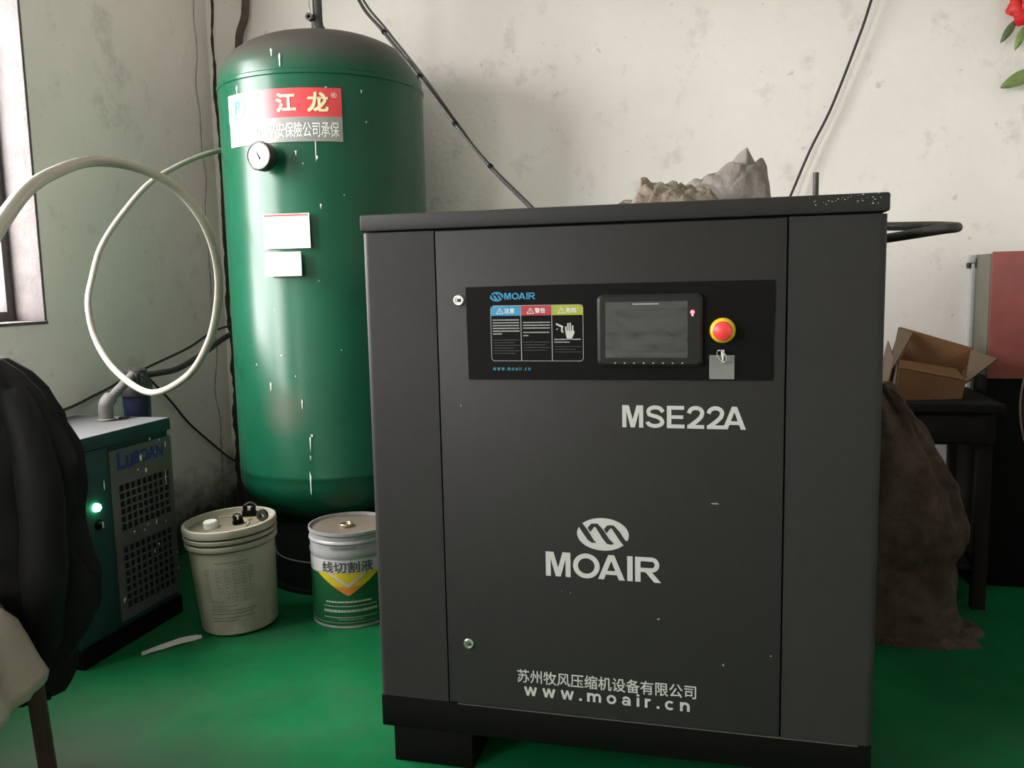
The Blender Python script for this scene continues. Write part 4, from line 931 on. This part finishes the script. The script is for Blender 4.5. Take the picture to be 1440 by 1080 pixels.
# conduit on the wall, bracket, thin hose, flower
cdt = thing('wall_conduit', 'grey narrow conduit with a stained bracket on the wall left of the red locker', 'conduit', (1.557, 1.80, 0))
mc = mat('conduit_grey', (.42, .41, .40), .6, var=.1)
box('conduit', -.012, .006, -.022, -.001, .70, 1.232, mc, cdt, .004)
MB().box(-.022, .006, -.028, -.001, 1.215, 1.245, .004).build('bracket', mc, cdt)
MB().box(-.026, -.016, -.024, -.003, 1.195, 1.217, .003).box(-.001, .014, -.03, -.005, 1.195, 1.235, .004).build('dark_lugs', m_darkmetal, cdt)
m_chairred = mat('chair_maroon', (.045, .010, .010), .6, spec=.2, var=.2)
rc = thing('round_backed_chair', 'dark maroon round-backed chair with a thin pale rim at the right edge', 'chair', (1.715, .66, 0))
mbt = MB(); n_ = 40
mbt.poly([(.235*math.cos(2*math.pi*i/n_), .80+.30*math.sin(2*math.pi*i/n_)) for i in range(n_)], lambda u, v, w: Vector((u-.015, .22-w, v)), .025)
bkk = mbt.build('backrest', m_chairred, rc)
MB().tube([(-.015+.238*math.cos(2*math.pi*i/24), .205, .80+.303*math.sin(2*math.pi*i/24)) for i in range(25)], .0035, n=8, sub=3).build('rim', mat('pale_rim', (.20, .13, .12), .4), bkk)
MB().lathe([(0, .42), (.22, .42), (.235, .43), (.235, .47), (.22, .48), (0, .485)], n=36).build('seat', m_chairred, rc)
for a_ in (45, 135, 225, 315):
    c_, s_ = math.cos(R(a_)), math.sin(R(a_)); MB().tube([(c_*.17, s_*.17, .43), (c_*.25, s_*.25, 0)], .016, n=10, spline=False).build('leg', m_wood0, rc)
for sx_ in (-1, 1): MB().tube([(sx_*.12, .19, .45), (sx_*.12, .215, .60)], .012, n=8, spline=False).build('back_post', m_wood0, rc)
# artificial flower hung on the wall
flw = thing('artificial_flower', 'red artificial flower with green leaves hanging high on the back wall', 'flower', (1.69, 1.77, 2.10))
m_pet = mat('petal_red', (.62, .012, .012), .5, var=.2, vscale=14); m_leaf = mat('leaf_green', (.17, .24, .07), .55, var=.25, vscale=20); m_leaf2 = mat('leaf_dark', (.085, .13, .055), .55, var=.3, vscale=20)
def leaf(name, base, tip, width, m, bend=.01, parent=flw, nn=8):
    base = Vector(base); tip = Vector(tip); d_ = tip-base; sd = Vector((-d_.z, 0, d_.x)).normalized(); vs = []; fs = []
    for i in range(nn+1):
        t_ = i/nn; w_ = width*math.sin(math.pi*min(1, t_*.92+.06))**.8; c_ = base+d_*t_+Vector((0, -bend*math.sin(math.pi*t_), 0))
        vs += [c_-sd*w_, c_+Vector((0, -.006, 0)), c_+sd*w_, c_+sd*w_+Vector((0, .0012, 0)), c_+Vector((0, -.0045, 0)), c_-sd*w_+Vector((0, .0012, 0))]
    for i in range(nn):
        a_ = i*6; b2 = a_+6
        for k in range(6): fs.append((a_+k, a_+(k+1) % 6, b2+(k+1) % 6, b2+k))
    fs += [tuple(range(5, -1, -1)), tuple(range(nn*6, nn*6+6))]
    return MB().add(vs, fs, True).build(name, m, parent, auto=60)
for i in range(8):
    a_ = i*math.pi/4+.25; leaf('petal', (.01, .0, .045), (.01+.085*math.cos(a_), -.012, .045+.085*math.sin(a_)), .040, m_pet, .03)
for i in range(5):
    a_ = i*2*math.pi/5; leaf('petal', (.01, -.012, .045), (.01+.045*math.cos(a_), -.04, .045+.045*math.sin(a_)), .025, m_pet, .02)
leaf('leaf', (-.035, .0, -.005), (-.083, -.008, -.082), .014, m_leaf2); leaf('leaf', (-.005, 0, -.030), (-.034, -.006, -.112), .014, m_leaf)
leaf('leaf', (.05, 0, -.185), (-.078, -.010, -.243), .026, m_leaf); MB().tube([(.01, .0, .03), (.02, .012, -.08), (.05, .01, -.19)], .003, n=6).build('stem', m_leaf2, flw)

# ------------------------------------------------------------------ chair, jacket, satin cloth
CHL = (-.975, -.56, 0); CHR = (0, 0, R(30))
ch = thing('wooden_chair', 'dark reddish wooden chair at the left edge under the jacket', 'chair', CHL, CHR)
m_wood = mat('chair_wood', (.030, .014, .010), .5, var=.3, vscale=12)
MB().box(-.17, .17, -.18, .20, .40, .425, .006).build('seat', m_wood, ch)
for sx_ in (-1, 1):
    MB().tube([(sx_*.165, -.165, .43), (sx_*.175, -.175, 0)], .022, n=10, spline=False, rfun=lambda t_: .026-.006*t_).build('leg', m_wood, ch)
    MB().tube([(sx_*.17, .205, .41), (sx_*.18, .245, 0)], .020, n=10, spline=False).build('leg', m_wood, ch)
    MB().tube([(sx_*.17, .235, .40), (sx_*.18, .25, .75), (sx_*.185, .245, .985)], .017, n=10).build('back_post', m_wood, ch)
MB().box(-.185, .185, .225, .245, .90, .99, .006).build('backrest', m_wood, ch)
MB().box(-.185, .185, .205, .222, .62, .66, .004).build('back_rail', m_wood, ch)
m_jack = mat('jacket_black', (.0085, .008, .0085), .62, var=.25, vscale=7, bump=.25, bscale=30, spec=.14)
jk = thing('dark_jacket', 'black quilted jacket draped over the chair back at the left edge', 'jacket', CHL, CHR)
vs, fs = loft([(1.036, .0, .245, .145, .03), (1.032, .0, .245, .165, .045), (1.0, .0, .243, .205, .06), (.96, .0, .24, .24, .075), (.90, .0, .238, .27, .085), (.78, .0, .235, .295, .095), (.60, .0, .245, .305, .09), (.50, .0, .26, .305, .08), (.42, 0, .27, .285, .075), (.34, 0, .28, .26, .07), (.26, -.01, .285, .24, .065), (.20, -.02, .29, .22, .06)], fold=.05, kf=13, seed=2, namp=.03, nsc=6)
jb = MB().add(vs, fs, True).build('jacket_body', m_jack, jk, auto=80)
MB().tube([(.190, .20, .955), (.225, .165, .86), (.240, .150, .72), (.232, .155, .56), (.21, .20, .42), (.19, .25, .34)], .05, n=24, sub=6, rfun=lambda t_: .034+.014*math.sin(t_*3.0)+.002*math.sin(t_*23)).build('sleeve', m_jack, jk)
MB().tube([(-.14, .19, 1.03), (.0, .185, 1.04), (.14, .19, 1.03)], .016, n=12).build('collar', m_jack, jk)
m_satin = mat('satin_cloth', (.30, .265, .215), .30, var=.08, vscale=8, spec=.6)
st = thing('satin_cover', 'shiny pale khaki satin cloth draped over the chair seat', 'cloth', (CHL[0]+.0, CHL[1]-.01, -.035), CHR)
vs, fs = loft([(.56, 0, .0, .02, .02), (.557, 0, .0, .12, .12), (.545, 0, .0, .18, .18), (.515, 0, .0, .205, .205), (.47, 0, .0, .222, .225), (.43, 0, .0, .235, .235), (.395, 0, .0, .25, .24), (.375, 0, .0, .245, .235), (.365, 0, .0, .20, .20)], fold=.055, kf=9, seed=6, namp=.02, nsc=3)
MB().add(vs, fs, True).build('cloth', m_satin, st, auto=80)
# paper scrap on the floor by the dryer
tag(MB().add(disp([Vector((-1.19+.11*i/6, .40+.16*i/6+.02*j*math.sin(math.pi*i/6), .004+.006*j)) for i in range(7) for j in range(3)], .004, 20), [(i*3+j, i*3+j+1, i*3+j+4, i*3+j+3) for i in range(6) for j in range(2)], True).build('paper_scrap', mat('paper', (.4, .4, .38), .8), None, fix=False), 'thin white paper scrap on the floor below the dryer', 'paper')
